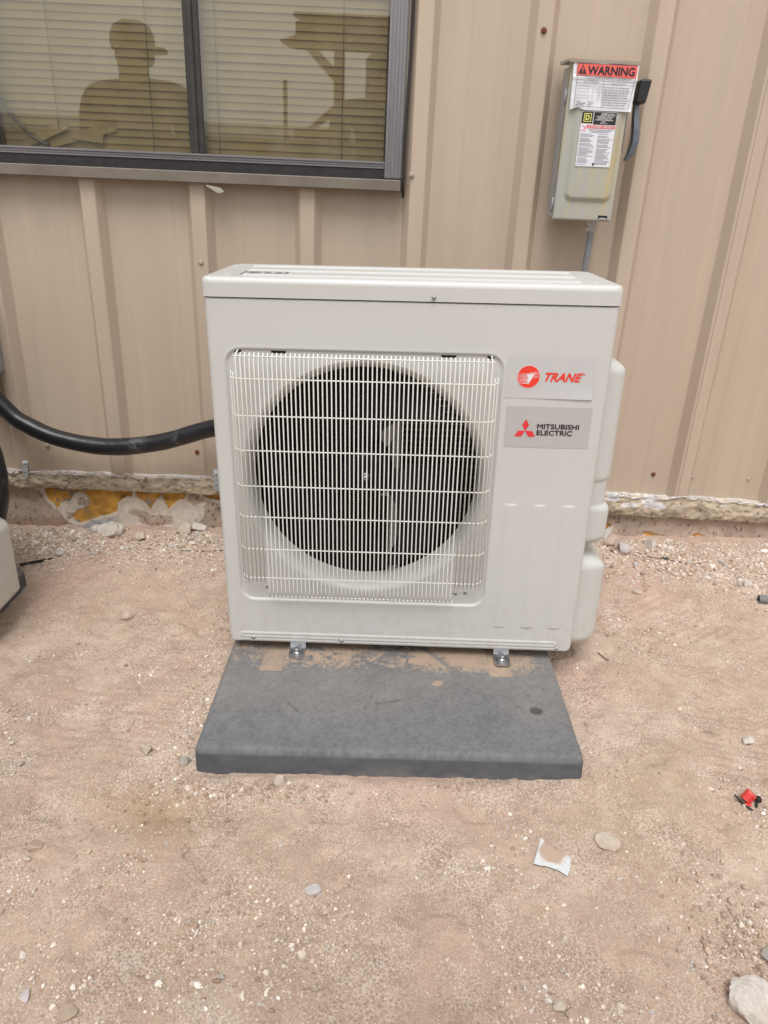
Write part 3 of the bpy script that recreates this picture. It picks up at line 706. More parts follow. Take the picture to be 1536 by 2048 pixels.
    for k in range(9):
        zz = cz + .0085 - k * .0028; half = math.sqrt(rr * rr - (zz - cz) ** 2)
        x1_ = cx + .0125 - k * .0013
        mb.quad([(cx - half * (.98 if k > 0 else -.0), yt - .0004, zz - .0002), (x1_, yt - .0004, zz - .0008), (x1_ + .0005, yt - .0004, zz + .0008), (cx - half * (.98 if k > 0 else -.0), yt - .0004, zz + .0002)])
        if k < 5: mb.quad([(cx + .0125 - k * .001, yt - .0004, zz + .0012), (cx + half * .98, yt - .0004, zz + .0014), (cx + half * .98, yt - .0004, zz + .0018), (cx + .0125 - k * .001, yt - .0004, zz + .002)])
    mb.quad([(cx - .004, yt - .0005, cz + .0065), (cx + .0115, yt - .0005, cz + .0065), (cx + .0075, yt - .0005, cz - .002), (cx + .0015, yt - .0005, cz - .012), (cx - .003, yt - .0005, cz - .012), (cx - .0005, yt - .0005, cz - .002)])
    mb.build('emblem_stripes', M['whiteprint'], pt)
    V, F = text_data('TRANE', .2845, .3600, .6935, .7105, yt, .35, .0009); mesh_obj('lettering', V, F, M['red'], pt)
    V, F = text_data('R', .3622, .3638, .7085, .7105, yt); mesh_obj('lettering', V, F, M['red'], pt)
    tr = [(.3629 + .0022 * math.cos(t), yt, .7095 + .0022 * math.sin(t)) for t in np.linspace(0, 2 * math.pi, 16)]
    V, F = tube_data(tr, .00025, 4); mesh_obj('lettering', V, F, M['red'], pt)
    # three-diamond emblem
    cx, cz, a = .2535, .5852, .0125
    mb = MB()
    for ang in (90, 210, 330):
        t = math.radians(ang); d1 = Vector((math.cos(t + math.radians(30)), math.sin(t + math.radians(30)))) ; d2 = Vector((math.cos(t - math.radians(30)), math.sin(t - math.radians(30))))
        L = .0148; pts = [(0, 0), d1 * L, (d1 + d2) * L, d2 * L]; mb.quad([(cx + p_[0], yt, cz + p_[1]) for p_ in pts])
    mb.build('emblem', M['redm'], pm)
    V, F = text_data('MITSUBISHI', .2785, .3665, .5905, .6010, yt, 0, .00045); mesh_obj('lettering', V, F, M['ink'], pm)
    V, F = text_data('ELECTRIC', .2785, .3535, .5765, .5870, yt, 0, .00045); mesh_obj('lettering', V, F, M['ink'], pm)
    # mounting feet with bolts
    for x in (-.252, .252):
        for yf, sgn in ((.0, 1), (DEP, -1)):
            ft = empty('foot', parent=u)
            hw = .019; pts = [(x - hw, yf + sgn * .05), (x + hw, yf + sgn * .05), (x + hw, yf - sgn * .022), (x + hw * .7, yf - sgn * .031), (x - hw * .7, yf - sgn * .031), (x - hw, yf - sgn * .022)]
            prism('foot_plate', pts, .001, .0055, M['galv'], ft, 'xy')
            prism('foot_web', [(yf + sgn * .012, .0055), (yf + sgn * .05, .0055), (yf + sgn * .05, ZB_), (yf + sgn * .022, ZB_)], x - hw, x + hw, M['galv'], ft, 'yz')
            lathe('washer', [(.0001, .0080), (.0105, .0080), (.0105, .0056), (.0001, .0056)], 20, M['silver'], ft, 'z', (x, yf - sgn * .006, 0))
            lathe('bolt', [(.0001, .017), (.0055, .017), (.0065, .0155), (.0065, .0081), (.0001, .0081)], 6, M['galv'], ft, 'z', (x, yf - sgn * .006, 0), False)
            for sx in (-1, 1): lathe('foot_hole', [(.0001, .0059), (.0022, .0059), (.0022, .0050)], 10, M['black'], ft, 'z', (x + sx * .0135, yf - sgn * .012, 0))
    return u
unit = ac_unit('outdoor_unit', 'ivory outdoor unit with white wire fan grille and red brand labels on grey pad')
unit.matrix_world = UNIT_M
def copy_tree(o, parent=None):
    c = o.copy(); COL.objects.link(c); c.parent = parent
    for ch in list(o.children): copy_tree(ch, c)
    return c
unit2 = copy_tree(unit); unit2['label'] = 'ivory outdoor unit whose rounded side cover stands beside black insulated pipes'
unit2.matrix_world = Matrix.Translation((-1.534, -.005, .035))

# ================================================================== PADS
def pad(name, label, detail):
    W2, Y0, Y1, H = .399, -.343, .465, .105
    nx, ny = (301, 301) if detail else (91, 91)
    U, V_ = np.meshgrid(np.linspace(-1, 1, nx), np.linspace(0, 1, ny), indexing='ij')
    Y = Y0 + (Y1 - Y0) * V_; rq = .013; dq = np.minimum(Y - Y0, Y1 - Y); wq = W2 - np.where(dq < rq, rq - np.sqrt(np.maximum(rq * rq - (rq - dq) ** 2, 0)), 0); X = U * wq
    e = np.minimum(np.minimum(Y - Y0, Y1 - Y), wq - np.abs(X)); re = .013
    Z = -np.where(e < re, re - np.sqrt(np.maximum(re * re - (re - e) ** 2, 0)), 0) + .0012 * fbm(X * 5, Y * 5, 3) + .0006 * fbm(X * 60, Y * 60, 2)
    inn = [rrect(X, Y, cx, .19, .028, .265, .004) for cx in (-.285, .265)]
    for s in inn: Z -= .0035 * sstep(.001, -.003, s)
    n1, n2, n3 = fbm(X * 6, Y * 6 + 3, 4), fbm(X * 45, Y * 45, 4), fbm(X * 170, Y * 170, 2)
    col = np.array([.152, .152, .154])[None, None] * (1 + .22 * n1 + .22 * n2 + .40 * n3)[..., None]
    col = col + np.array([.050, .036, .020]) * sstep(-.33, -.1, Y)[..., None] * np.clip(n1 + .5, .2, .8)[..., None]
    dust = np.array([.37, .275, .20])
    k = sstep(-.070, -.012, Y + .05 * n1) * (.30 + 1.0 * sstep(-.10, .10, n2 * .5 + n1 + .15 * np.cos(X * 4))) * sstep(.40, .28, np.abs(X + .01))
    grain = np.clip(k * 1.05 + 1.9 * n3 + .9 * n2 + .02, 0, 1) * sstep(.02, .12, k) * .9
    for cx0, cy0, a in ((-.02, -.01, .75), (.11, .0, 2.2)):      # bare scuffs through the dust
        u_ = (X - cx0) * math.cos(a) + (Y - cy0) * math.sin(a); v_ = -(X - cx0) * math.sin(a) + (Y - cy0) * math.cos(a)
        grain = grain * (1 - .85 * sstep(.008, .003, np.abs(v_)) * (np.abs(u_) < .07))
    for s in inn: grain = np.maximum(grain, .92 * sstep(.001, -.002, s) * (.85 + .6 * n2))
    if not detail: grain = grain * .4
    grain = np.clip(grain, 0, .97)[..., None]
    col = col * (1 - grain) + dust * (1 + .25 * n2[..., None]) * grain
    rad = np.hypot((X - .325) / 1.25, Y + .198) * (1 + .35 * fbm(X * 40, Y * 40, 2))
    stain = sstep(.0125, .0105, rad)
    for sx, sy, sr in ((.315, -.145, .004), (.275, -.17, .003), (.29, -.185, .003), (.355, -.12, .003)): stain = np.maximum(stain, sstep(sr, sr * .5, np.hypot(X - sx, Y - sy)))
    col = col * (1 - .55 * stain[..., None])
    for cx0, cy0, L, a in ((-.05, -.19, .05, 1.3), (-.22, -.20, .05, -.8), (-.03, -.22, .06, 1.57), (.2, -.24, .07, 1.0), (-.15, -.23, .04, -1.0), (.0, -.18, .04, .25)):
        u_ = (X - cx0) * math.cos(a) + (Y - cy0) * math.sin(a); v_ = -(X - cx0) * math.sin(a) + (Y - cy0) * math.cos(a)
        col = col * (1 - .30 * (sstep(.006, .001, np.abs(v_)) * sstep(L, L * .5, np.abs(u_)) * np.clip(.5 + 3 * n2, 0, 1))[..., None])
    chip = sstep(.011, .008, np.hypot(X - .11, (Y + .105)) * (1 + 1.2 * fbm(X * 90, Y * 90, 2)))[..., None]; col = col * (1 - .8 * chip) + dust * .8 * chip
    V = np.stack([X, Y, Z], -1).reshape(-1, 3); C = np.clip(col, .01, .8).reshape(-1, 3); F = grid_faces(nx, ny)
    ring = [i * ny for i in range(nx)] + [(nx - 1) * ny + j for j in range(1, ny)] + [i * ny + ny - 1 for i in range(nx - 2, -1, -1)] + [j for j in range(ny - 2, 0, -1)]
    rows = [V]; cols = [C]; m_ = len(ring); k_ = np.arange(m_); prev = np.array(ring); n0 = len(V)
    ctr = np.array([0, (Y0 + Y1) / 2])
    for s_, dz in enumerate(np.linspace(.017, H, 10)):
        w = V[ring].copy(); w[:, 2] = -dz; w[:, :2] = ctr + (w[:, :2] - ctr) * (1 + dz * .07) + .0012 * fbm(w[:, :1] * 12 + w[:, 1:2] * 9, w[:, :1] * 3 + dz * 40, 2)
        rows.append(w); nn = fbm(w[:, 0] * 30, w[:, 1] * 30 + dz * 60, 3)[:, None]
        cc = np.array([.104, .107, .118]) * (1 + .55 * nn)
        dd = np.clip((dz - .05) / .03 + 1.6 * nn, 0, 1) * .28; cc = cc * (1 - dd) + dust * dd
        cols.append(np.clip(cc, .01, .8))
        cur = n0 + np.arange(m_); F = np.concatenate([F, np.stack([prev[k_], cur[k_], cur[(k_ + 1) % m_], prev[(k_ + 1) % m_]], -1)]); prev = cur; n0 += m_
    o = fast_mesh(name, np.concatenate(rows), F, M['pad'], None, True, np.concatenate(cols))
    return tag(o, label, 'equipment pad')
M['pad'] = vcol_mat('grey_pad_coating', .8, 500, .14, .35, 800, .0008, None, .3)
p1 = pad('equipment_pad', 'grey equipment pad with dusty mounting channels under the ivory unit with brand labels', True)
p1.matrix_world = UNIT_M @ Matrix.Translation((-.021, 0, 0)) @ Matrix.Rotation(math.radians(.8), 4, 'Z')
p2 = pad('equipment_pad', 'dark grey equipment pad corner by the black insulated pipes', False)
p2.matrix_world = Matrix.Translation((-1.515, -.045, .045))

# ================================================================== INSULATED PIPES, WALL FITTINGS
def insul_mat():
    m, t, b = new_mat('black_foam_insulation'); n1 = tex_noise(t, 9, 4, .6); n2 = tex_noise(t, 60, 5, .7)
    f = N(t, 'ShaderNodeMath', operation='MULTIPLY'); a = ramp(t, n1.outputs[0], [(.58, (0,) * 3), (.68, (1,) * 3)]); c = ramp(t, n2.outputs[0], [(.40, (0,) * 3), (.65, (.75,) * 3)])
    t.links.new(a.outputs[0], f.inputs[0]); t.links.new(c.outputs[0], f.inputs[1])
    t.links.new(mixc(t, f.outputs[0], (.012, .012, .015), (.16, .16, .17)), b.inputs['Base Color']); b.inputs['Roughness'].default_value = .34  # light grey patches: scuffs, with the mottled highlights painted into the colour
    add_bump(t, b, tex_noise(t, 22, 4, .6).outputs[0], .35, .006); return m
M['insul'] = insul_mat()
pts = [(-1.62, .735, .95), (-1.42, .72, .68), (-1.248, .70, .456), (-1.165, .69, .395), (-1.06, .685, .357), (-.915, .68, .342), (-.755, .675, .366), (-.59, .66, .422), (-.47, .60, .455), (-.36, .50, .44), (-.30, .40, .36)]
pp = spline(pts, 90); rad = [.0268 * (1 + .10 * float(fbm(np.array([i * .21]), np.array([3.]))[0])) for i in range(len(pp))]
tag(tube('insulated_pipe', pp, rad, M['insul'], None, 20), 'thick black insulated pipe sagging along the wall behind the ivory unit', 'pipe')
pts = [(-1.30, .50, .62), (-1.19, .42, .52), (-1.122, .36, .42), (-1.108, .335, .33), (-1.122, .31, .24), (-1.16, .29, .17), (-1.22, .27, .13)]
pp = spline(pts, 50); rad = [.031 * (1 + .14 * float(fbm(np.array([i * .33]), np.array([9.]))[0])) for i in range(len(pp))]
tag(tube('insulated_pipe', pp, rad, M['insul'], None, 18), 'black taped pipe dropping down behind a rounded ivory side cover', 'pipe')
M['greybox'] = simple('grey_steel_box', (.30, .31, .32), .45, .3, .1, 30)
jb = box('junction_box', -1.43, -1.2525, .69, .766, .552, .80, M['greybox'], None, .004, 2); tag(jb, 'grey steel junction box edge on the wall above the black pipe', 'junction box')
def strap(path, label):
    w = .0085; V = []; F = []
    for x, y, z in path: V += [(x - w, y, z), (x + w, y, z), (x + w, y + .0012, z), (x - w, y + .0012, z)]
    for i in range(len(path) - 1):
        a = i * 4
        for j in range(4): F.append((a + j, a + (j + 1) % 4, a + 4 + (j + 1) % 4, a + 4 + j))
    F += [(3, 2, 1, 0), tuple(len(V) - 4 + j for j in range(4))]
    r = mesh_obj('hanger_strap', V, F, M['galv_old']); tag(r, label, 'strap')
    n = 5
    for i in range(n):
        t = (i + .5) / n * (len(path) - 1); k = int(t); f = t - k
        q = Vector(path[k]).lerp(Vector(path[min(k + 1, len(path) - 1)]), f)
        lathe('strap_hole', [(.0001, -.0004), (.0026, -.0004), (.0026, .0006)], 10, M['black'], r, 'y', (q.x, q.y, q.z))
    return r
M['galv_old'] = simple('dull_galvanised_strap', (.36, .36, .36), .5, .6, .25, 60)
strap([(-1.243, .784, .300), (-1.241, .783, .272), (-1.238, .760, .245), (-1.234, .742, .205)], 'perforated galvanised strap on the wall base beside the black taped pipe')
strap([(-.613, .784, .305), (-.611, .782, .272), (-.606, .758, .235), (-.604, .742, .180)], 'perforated galvanised strap on the wall base beside the ivory unit')

# ================================================================== SAFETY SWITCH
def box_mat():
    m, t, b = new_mat('weathered_grey_enamel')
    nz = tex_noise(t, 1.0, 5, .65, (42, 10, 2.2)); big = tex_noise(t, 5, 3, .5)
    r = ramp(t, nz.outputs[0], [(.42, (.385, .38, .34)), (.54, (.42, .395, .29)), (.66, (.49, .38, .17))])
    bf = ramp(t, big.outputs[0], [(.45, (0,) * 3), (.7, (.8,) * 3)]); c = mixc(t, bf.outputs[0], r.outputs[0], (.385, .39, .36))
    t.links.new(c, b.inputs['Base Color']); b.inputs['Roughness'].default_value = .48; b.inputs['Metallic'].default_value = .1
    return m
M['enamel'] = box_mat(); M['enamel_s'] = simple('grey_enamel', (.36, .37, .385), .45, .1, .1, 30)
M['hood'] = simple('tan_rain_hood', (.42, .37, .30), .5, 0, .1, 20)
M['paper'] = simple('white_paper_label', (.70, .70, .735), .55, 0, .03, 20)
M['warnred'] = simple('faded_red_print', (.72, .115, .10), .5, 0, .08, 20)
M['yellow'] = simple('yellow_print', (.72, .70, .16), .5, 0, .03)
M['greyprint'] = simple('grey_small_print', (.24, .24, .28), .6, 0, .05)
M['blackpl'] = simple('black_plastic', (.014, .014, .016), .45, 0, .2, 40)
M['lever'] = simple('zinc_lever', (.13, .145, .17), .4, .6, .2, 40)
sw = empty('safety_switch', 'weathered grey electrical switch box with a WARNING label mounted on the ribbed wall', 'switch box', loc=(.466, .765, 1.25))
def S(o, par=None):
    if par is None: o.parent = sw; o.location = o.location - Vector((.466, .765, 1.25))
    else: o.parent = par
    return o
X0, X1, Z0, Z1, YF = .386, .548, 1.062, 1.437, .66
# body: cabinet with sloped top-left and bottom-left shoulders
S(prism('cabinet', [(.672, Z0 + .008), (.672, Z1 - .03), (.69, Z1 - .004), (.765, Z1 - .004), (.765, Z0 + .03), (.75, Z0 + .008)], X0 + .004, X1 - .004, M['enamel_s'], None, 'yz'))
nx, nz_ = 85, 190
Xs, Zs = np.meshgrid(np.linspace(X0, X1, nx), np.linspace(Z0, Z1, nz_), indexing='ij')
s = rrect(Xs, Zs, .4725, 1.27, .0605, .155, .018); e = np.minimum(np.minimum(Xs - X0, X1 - Xs), np.minimum(Zs - Z0, Z1 - Zs))
Yc_ = YF - .008 * sstep(.008, -.008, s) + np.where(e < .006, .006 - np.sqrt(np.maximum(.006 ** 2 - (.006 - e) ** 2, 0)), 0) + .0006 * fbm(Xs * 20, Zs * 20, 2)
V = np.stack([Xs, Yc_, Zs], -1).reshape(-1, 3); F = grid_faces(nx, nz_)
ring = [i * nz_ for i in range(nx)] + [(nx - 1) * nz_ + j for j in range(1, nz_)] + [i * nz_ + nz_ - 1 for i in range(nx - 2, -1, -1)] + [j for j in range(nz_ - 2, 0, -1)]
low = V[ring].copy(); low[:, 1] = .684; n0 = len(V); k_ = np.arange(len(ring)); ra = np.array(ring)
S(fast_mesh('cover', np.concatenate([V, low]), np.concatenate([F, np.stack([ra[k_], ra[(k_ + 1) % len(ring)], n0 + (k_ + 1) % len(ring), n0 + k_], -1)]), M['enamel'], None, True))
hood = prism('rain_hood', [(.648, 1.434), (.646, 1.4415), (.768, 1.452), (.768, 1.444), (.652, 1.438)], X0 - .008, X1 + .010, M['hood'], None, 'yz'); S(hood)
S(box('latch_slot', .510, .535, .6585, .664, 1.070, 1.0775, M['black'])); S(box('latch_tab', .512, .532, .655, .6583, 1.0665, 1.0715, M['galv'], None, .001, 1))
for zz in (1.10, 1.36): S(tube('hinge', [(X0 - .001, .681, zz - .018), (X0 - .001, .681, zz + .018)], .0028, M['enamel_s'], None, 8))
# warning sheet (curled paper)
def sheet_lab(name, x0, x1, z0, z1, y, mat, amp, cut=0):
    nx_, nz2 = 40, 30; U, W = np.meshgrid(np.linspace(0, 1, nx_), np.linspace(0, 1, nz2), indexing='ij')
    X_ = x0 + (x1 - x0) * U + cut * .006 * (1 - W) * (1 - 2 * U) * .6; Z_ = z0 + (z1 - z0) * W
    if cut: Z_ = Z_ + .006 * np.exp(-((U - .12) / .07) ** 2) * (1 - W) ** 6
    Y_ = y - amp * (.0016 * np.abs(np.sin(U * 5 + W * 3)) + .004 * fbm(U * 4, W * 4 + 9, 3) + .006 * np.maximum(0, U - .86) * 4 * (.3 + fbm(W * 6, W * 0 + 2, 2)) + .003 * np.exp(-((W - .72 + .1 * np.abs(U - .5)) / .03) ** 2))
    return fast_mesh(name, np.stack([X_, Y_, Z_], -1).reshape(-1, 3), grid_faces(nx_, nz2), mat, None, True), (lambda u, w: np.interp(0, [0, 1], [y, y]))
pl, _ = sheet_lab('warning_label', .389, .556, 1.3285, 1.4365, .6505, M['paper'], 1.0, 1); S(pl); pl_y = .6455
def pr(mb, parent, nm, mat):
    o = mb.build(nm, mat); o.parent = parent; return o
def txt(body, x0, x1, z0, z1, y, mat, parent, shear=0, bold=0, align='fit'):
    V, F = text_data(body, x0, x1, z0, z1, y, shear, bold, align); o = mesh_obj('lettering', V, F, mat); o.parent = parent; return o
mb = MB(); mb.quad([(.399, pl_y, 1.4065), (.5515, pl_y, 1.4035), (.5515, pl_y, 1.4315), (.3975, pl_y, 1.4315)]); pr(mb, pl, 'warning_band', M['warnred'])
y1 = pl_y - .0004
mb = MB(); mb.quad([(.4025, y1, 1.4095), (.4235, y1, 1.4085), (.4125, y1, 1.4295)]); pr(mb, pl, 'hazard_triangle', M['ink'])
mb = MB(); mb.quad([(.4118, y1 - .0003, 1.4155), (.4142, y1 - .0003, 1.4155), (.4150, y1 - .0003, 1.4235), (.4110, y1 - .0003, 1.4235)]); mb.quad([(.4118, y1 - .0003, 1.4115), (.4142, y1 - .0003, 1.4115), (.4142, y1 - .0003, 1.4138), (.4118, y1 - .0003, 1.4138)]); pr(mb, pl, 'hazard_mark', M['warnred'])
txt('WARNING', .4265, .5455, 1.4085, 1.4265, y1, M['ink'], pl, 0, .0009)
mb = MB()
def line(mb, xa, za, xb, zb, w, y): 
    d = Vector((xb - xa, zb - za)); n = Vector((-d.y, d.x)).normalized() * w; mb.quad([(xa - n.x, y, za - n.y), (xb - n.x, y, zb - n.y), (xb + n.x, y, zb + n.y), (xa + n.x, y, za + n.y)])
for a in ((.400, 1.4315, .402, 1.3365), (.402, 1.3365, .542, 1.3345), (.542, 1.3345, .5505, 1.404), (.400, 1.3955, .549, 1.3935), (.400, 1.3885, .549, 1.3865), (.471, 1.3950, .4725, 1.3360), (.398, 1.4316, .5515, 1.4316)): line(mb, *a, .0004, y1)
pr(mb, pl, 'frame_lines', M['ink'])
txt('Arc Flash and Shock Hazard', .430, .525, 1.4000, 1.4030, y1, M['greyprint'], pl); txt('Appropriate PPE Required', .440, .510, 1.3962, 1.3992, y1, M['greyprint'], pl)
txt('Flash Protection', .420, .458, 1.3895, 1.3938, y1, M['ink'], pl); txt('Shock Protection', .492, .532, 1.3880, 1.3922, y1, M['ink'], pl)
for k, (a, b, c) in enumerate((('Incident Energy', '3.2', 'cal/cm'), ('Arc Flash Boundary', '2 ft 3 inch', ''), ('Working Distance', '18', 'inch'), ('Bolted Fault Current', '1.4', 'kA'), ('Arcing Fault Current', '0.7', 'kA'), ('Location', '', ''))):
    zz = 1.3805 - k * .0068
    txt(a, .4035, .4035 + (.034 if k < 5 else .014), zz, zz + .0042, y1, M['ink'] if k == 0 else M['greyprint'], pl)
    if b: txt(b, .4430, .4430 + (.020 if k == 1 else .005), zz, zz + .0038, y1, M['greyprint'], pl)
    if c: txt(c, .4575, .4655 if k else .4685, zz, zz + .0038, y1, M['greyprint'], pl)
mb = MB(); rr_ = random.Random(4)
for k in range(8):
    zz = 1.3805 - k * .0056; x = .4745
    while x < .539 - .001 * k:
        w = rr_.uniform(.004, .010); line(mb, x, zz, min(x + w, .541), zz - .0002, .0010, y1); x += w + .0018
for k in range(3):
    line(mb, .436, 1.3475 - k * .0035, .452 - .003 * k, 1.3473 - k * .0035, .0006, y1)
pr(mb, pl, 'small_print', M['greyprint'])
txt('ZAP', .4055, .4295, 1.3385, 1.3455, y1, M['ink'], pl, .25, 0)
# data label
dl = box('data_label', .4265, .5185, .6500, .6507, 1.197, 1.3265, M['paper']); S(dl); yd = .6496
mb = MB(); mb.quad([(.4275, yd, 1.2985), (.4565, yd, 1.2985), (.4565, yd, 1.3255), (.4275, yd, 1.3255)]); mb.quad([(.4585, yd, 1.2965), (.5175, yd, 1.2965), (.5175, yd, 1.3255), (.4585, yd, 1.3255)]); pr(mb, dl, 'black_panel', M['ink'])
y2 = yd - .0004
def ringrect(mb, x0, x1, z0, z1, w, y):
    mb.quad([(x0, y, z0), (x1, y, z0), (x1, y, z0 + w), (x0, y, z0 + w)]); mb.quad([(x0, y, z1 - w), (x1, y, z1 - w), (x1, y, z1), (x0, y, z1)])
    mb.quad([(x0, y, z0 + w), (x0 + w, y, z0 + w), (x0 + w, y, z1 - w), (x0, y, z1 - w)]); mb.quad([(x1 - w, y, z0 + w), (x1, y, z0 + w), (x1, y, z1 - w), (x1 - w, y, z1 - w)])
mb = MB(); ringrect(mb, .4325, .4525, 1.3020, 1.3220, .0018, y2); pr(mb, dl, 'emblem_square', M['yellow'])
txt('D', .4375, .4475, 1.3065, 1.3175, y2, M['yellow'], dl, 0, .0007)
for k, (b, xa, xb) in enumerate((('GENERAL DUTY', .4775, .5125), ('SAFETY SWITCH', .4760, .5135), ('INTERRUPTOR DE', .4660, .5085), ('SEGURIDAD DE', .4700, .5050), ('SERVICIO GENERAL', .4640, .5100), ('60 A', .4830, .4905), ('240 Vac, 1~', .4770, .4970))):
    zz = 1.3205 - k * .0036; txt(b, xa, xb, zz, zz + .0026, y2, M['whiteprint'], dl, 0, .00015)
mb = MB(); mb.quad([(.4435, yd, 1.2875), (.5170, yd, 1.2875), (.5170, yd, 1.2945), (.4435, yd, 1.2945)]); pr(mb, dl, 'danger_band', M['redm'])
txt('DANGER / PELIGRO', .4545, .5140, 1.2888, 1.2932, y2, M['whiteprint'], dl, 0, .0002)
mb = MB(); mb.quad([(.4465, y2, 1.2887), (.4520, y2, 1.2887), (.4492, y2, 1.2935)]); pr(mb, dl, 'hazard_triangle', M['whiteprint'])
mb = MB()
for a in ((.430, 1.2935, .438, 1.2895), (.4405, 1.2945, .4375, 1.2835), (.438, 1.289, .4425, 1.286), (.4375, 1.2835, .434, 1.278), (.4375, 1.2835, .440, 1.279), (.4285, 1.281, .434, 1.284)): line(mb, *a, .0006, yd)
pr(mb, dl, 'shock_figure', M['redm'])
mb = MB()
for side in (0, 1):
    xa, xb = (.4290, .4700) if side == 0 else (.4755, .5165)
    zz = 1.274
    for k in range(26):
        L = rr_.uniform(.55, 1.0)
        if rr_.random() < .14: zz -= .0016
        line(mb, xa, zz, xa + (xb - xa) * L, zz, .00055, yd); zz -= .0028
        if zz < 1.2005: break
for k in range(3): line(mb, .448 + .004 * k, 1.2845 - k * .003, .515 - .006 * k, 1.2845 - k * .003, .0006, yd)
pr(mb, dl, 'small_print', M['greyprint'])
S(lathe('cover_screw', [(.0001, -.002), (.0025, -.002), (.003, 0)], 10, M['ink'], None, 'y', (.4735, .6495, 1.2035)))
# lever handle on the right side
S(prism('lever_plate', [(.70, 1.24), (.70, 1.345), (.73, 1.345), (.73, 1.24)], X1 - .003, X1 + .012, M['lever'], None, 'yz'))
lv = [(.578, .70, 1.352), (.580, .695, 1.318), (.585, .69, 1.290), (.586, .688, 1.262), (.580, .688, 1.235), (.570, .69, 1.217)]
V, F = [], []
for i, (x, y_, z) in enumerate(lv):
    w = (.005, .006, .008, .008, .007, .004)[i]; V += [(x - w, y_ - .012, z), (x + w, y_ - .012, z), (x + w, y_ + .012, z), (x - w, y_ + .012, z)]
for i in range(len(lv) - 1):
    for j in range(4): F.append((i * 4 + j, i * 4 + (j + 1) % 4, i * 4 + 4 + (j + 1) % 4, i * 4 + 4 + j))
F += [(3, 2, 1, 0), (20, 21, 22, 23)]
lvo = mesh_obj('lever', V, F, M['lever']); S(lvo)
bm = bmesh.new(); gv = bm_box(bm, .570, .600, .672, .712, 1.352, 1.408, .005, 2)
for v in gv: v.co.x += (v.co.z - 1.38) * .12 ; v.co.x = .585 + (v.co.x - .585) * (1 - .25 * max(0, (1.372 - v.co.z) / .02) * .5)
go = bm_obj('grip', bm, M['blackpl']); go.parent = lvo
# conduit below the switch, running down behind the unit
M['conduit'] = simple('grey_flexible_conduit', (.23, .24, .245), .5, .05, .1, 30)
cd = tube('flexible_conduit', spline([(.508, .712, 1.052), (.510, .712, 1.01), (.510, .715, .97), (.510, .722, .91), (.507, .72, .78), (.49, .70, .6), (.47, .60, .48), (.455, .46, .42), (.44, .28, .40)], 70), .0098, M['conduit'], None, 14)
tag(cd, 'grey flexible conduit running from the switch box down behind the ivory unit', 'conduit')
lathe('connector', [(.0115, 0), (.0145, .001), (.0145, .012), (.012, .014), (.012, .022), (.016, .0225), (.016, .0305)], 6, M['galv'], cd, 'z', (.508, .712, 1.033), False)

# ================================================================== LOOSE STONES
def stone_data(seed, sub=3, cuts=9, rough=.13):
    r = np.random.default_rng(seed); bm = bmesh.new(); bmesh.ops.create_icosphere(bm, subdivisions=sub, radius=1.0)
    P = np.array([v.co[:] for v in bm.verts]); F = [tuple(v.index for v in f.verts) for f in bm.faces]; bm.free()
    dirs = r.normal(size=(cuts, 3)); dirs /= np.linalg.norm(dirs, axis=1)[:, None]; off = r.uniform(.42, .80, cuts)
    for d, o in zip(dirs, off):
        h = P @ d; P = P - np.outer(np.maximum(h - o, 0) * .97, d)
    nrm = P / np.linalg.norm(P, axis=1)[:, None]
    P = P * (1 + rough * (fbm(P[:, 0] * 2.3 + seed, P[:, 1] * 2.3 + P[:, 2] * 1.9, 5, .62) * 2.6)[:, None])
    return P, F
M['lime'] = {}
def stone_mat(key, col, dust=.35):
    m, t, b = new_mat('limestone_' + key)
    n1 = tex_noise(t, 60, 5, .65); n2 = tex_noise(t, 14, 3, .5)
    c1 = ramp(t, n1.outputs[0], [(.3, tuple(c * .72 for c in col)), (.6, col), (.75, tuple(min(1, c * 1.12) for c in col))])
    f = ramp(t, n2.outputs[0], [(.42, (0, 0, 0)), (.62, (dust,) * 3)])
    c = mixc(t, f.outputs[0], c1.outputs[0], (.36, .255, .185)); t.links.new(c, b.inputs['Base Color'])
    b.inputs['Roughness'].default_value = .92; add_bump(t, b, tex_noise(t, 240, 6, .7).outputs[0], .5, .0015); return m
SM = {k: stone_mat(k, c, d) for k, c, d in (('white', (.62, .565, .51), .25), ('cream', (.55, .465, .375), .4), ('tan', (.43, .335, .25), .6), ('grey', (.36, .335, .30), .4), ('lilac', (.54, .49, .485), .25), ('dark', (.12, .10, .085), .3))}
def stone(x, y, sz, mat, label, seed, name='stone', flat=.62, asp=1.0, rot=None, group=None, sub=3, emb=.28, cat='stone', taper=0.):
    P, F = stone_data(seed, sub, 3 if any(k in label for k in ('egg', 'round', 'oval', 'smooth')) else 9)
    P[:, 1] *= 1 - taper * np.clip(P[:, 0], -1, 1)
    P = P * np.array([1.0, asp, flat]) * sz / 2 / max(np.ptp(P[:, 0]) / 2, .4)
    a = rot if rot is not None else (seed * 2.399) % 6.28; ca, sa = math.cos(a), math.sin(a)
    P = np.stack([P[:, 0] * ca - P[:, 1] * sa, P[:, 0] * sa + P[:, 1] * ca, P[:, 2]], 1)
    o = fast_mesh(name, P, np.array(F), SM[mat], None, False)
    h = -P[:, 2].min(); o.location = (x, y, gz(x, y) + h * (1 - 2 * emb)); tag(o, label, cat, group); return o
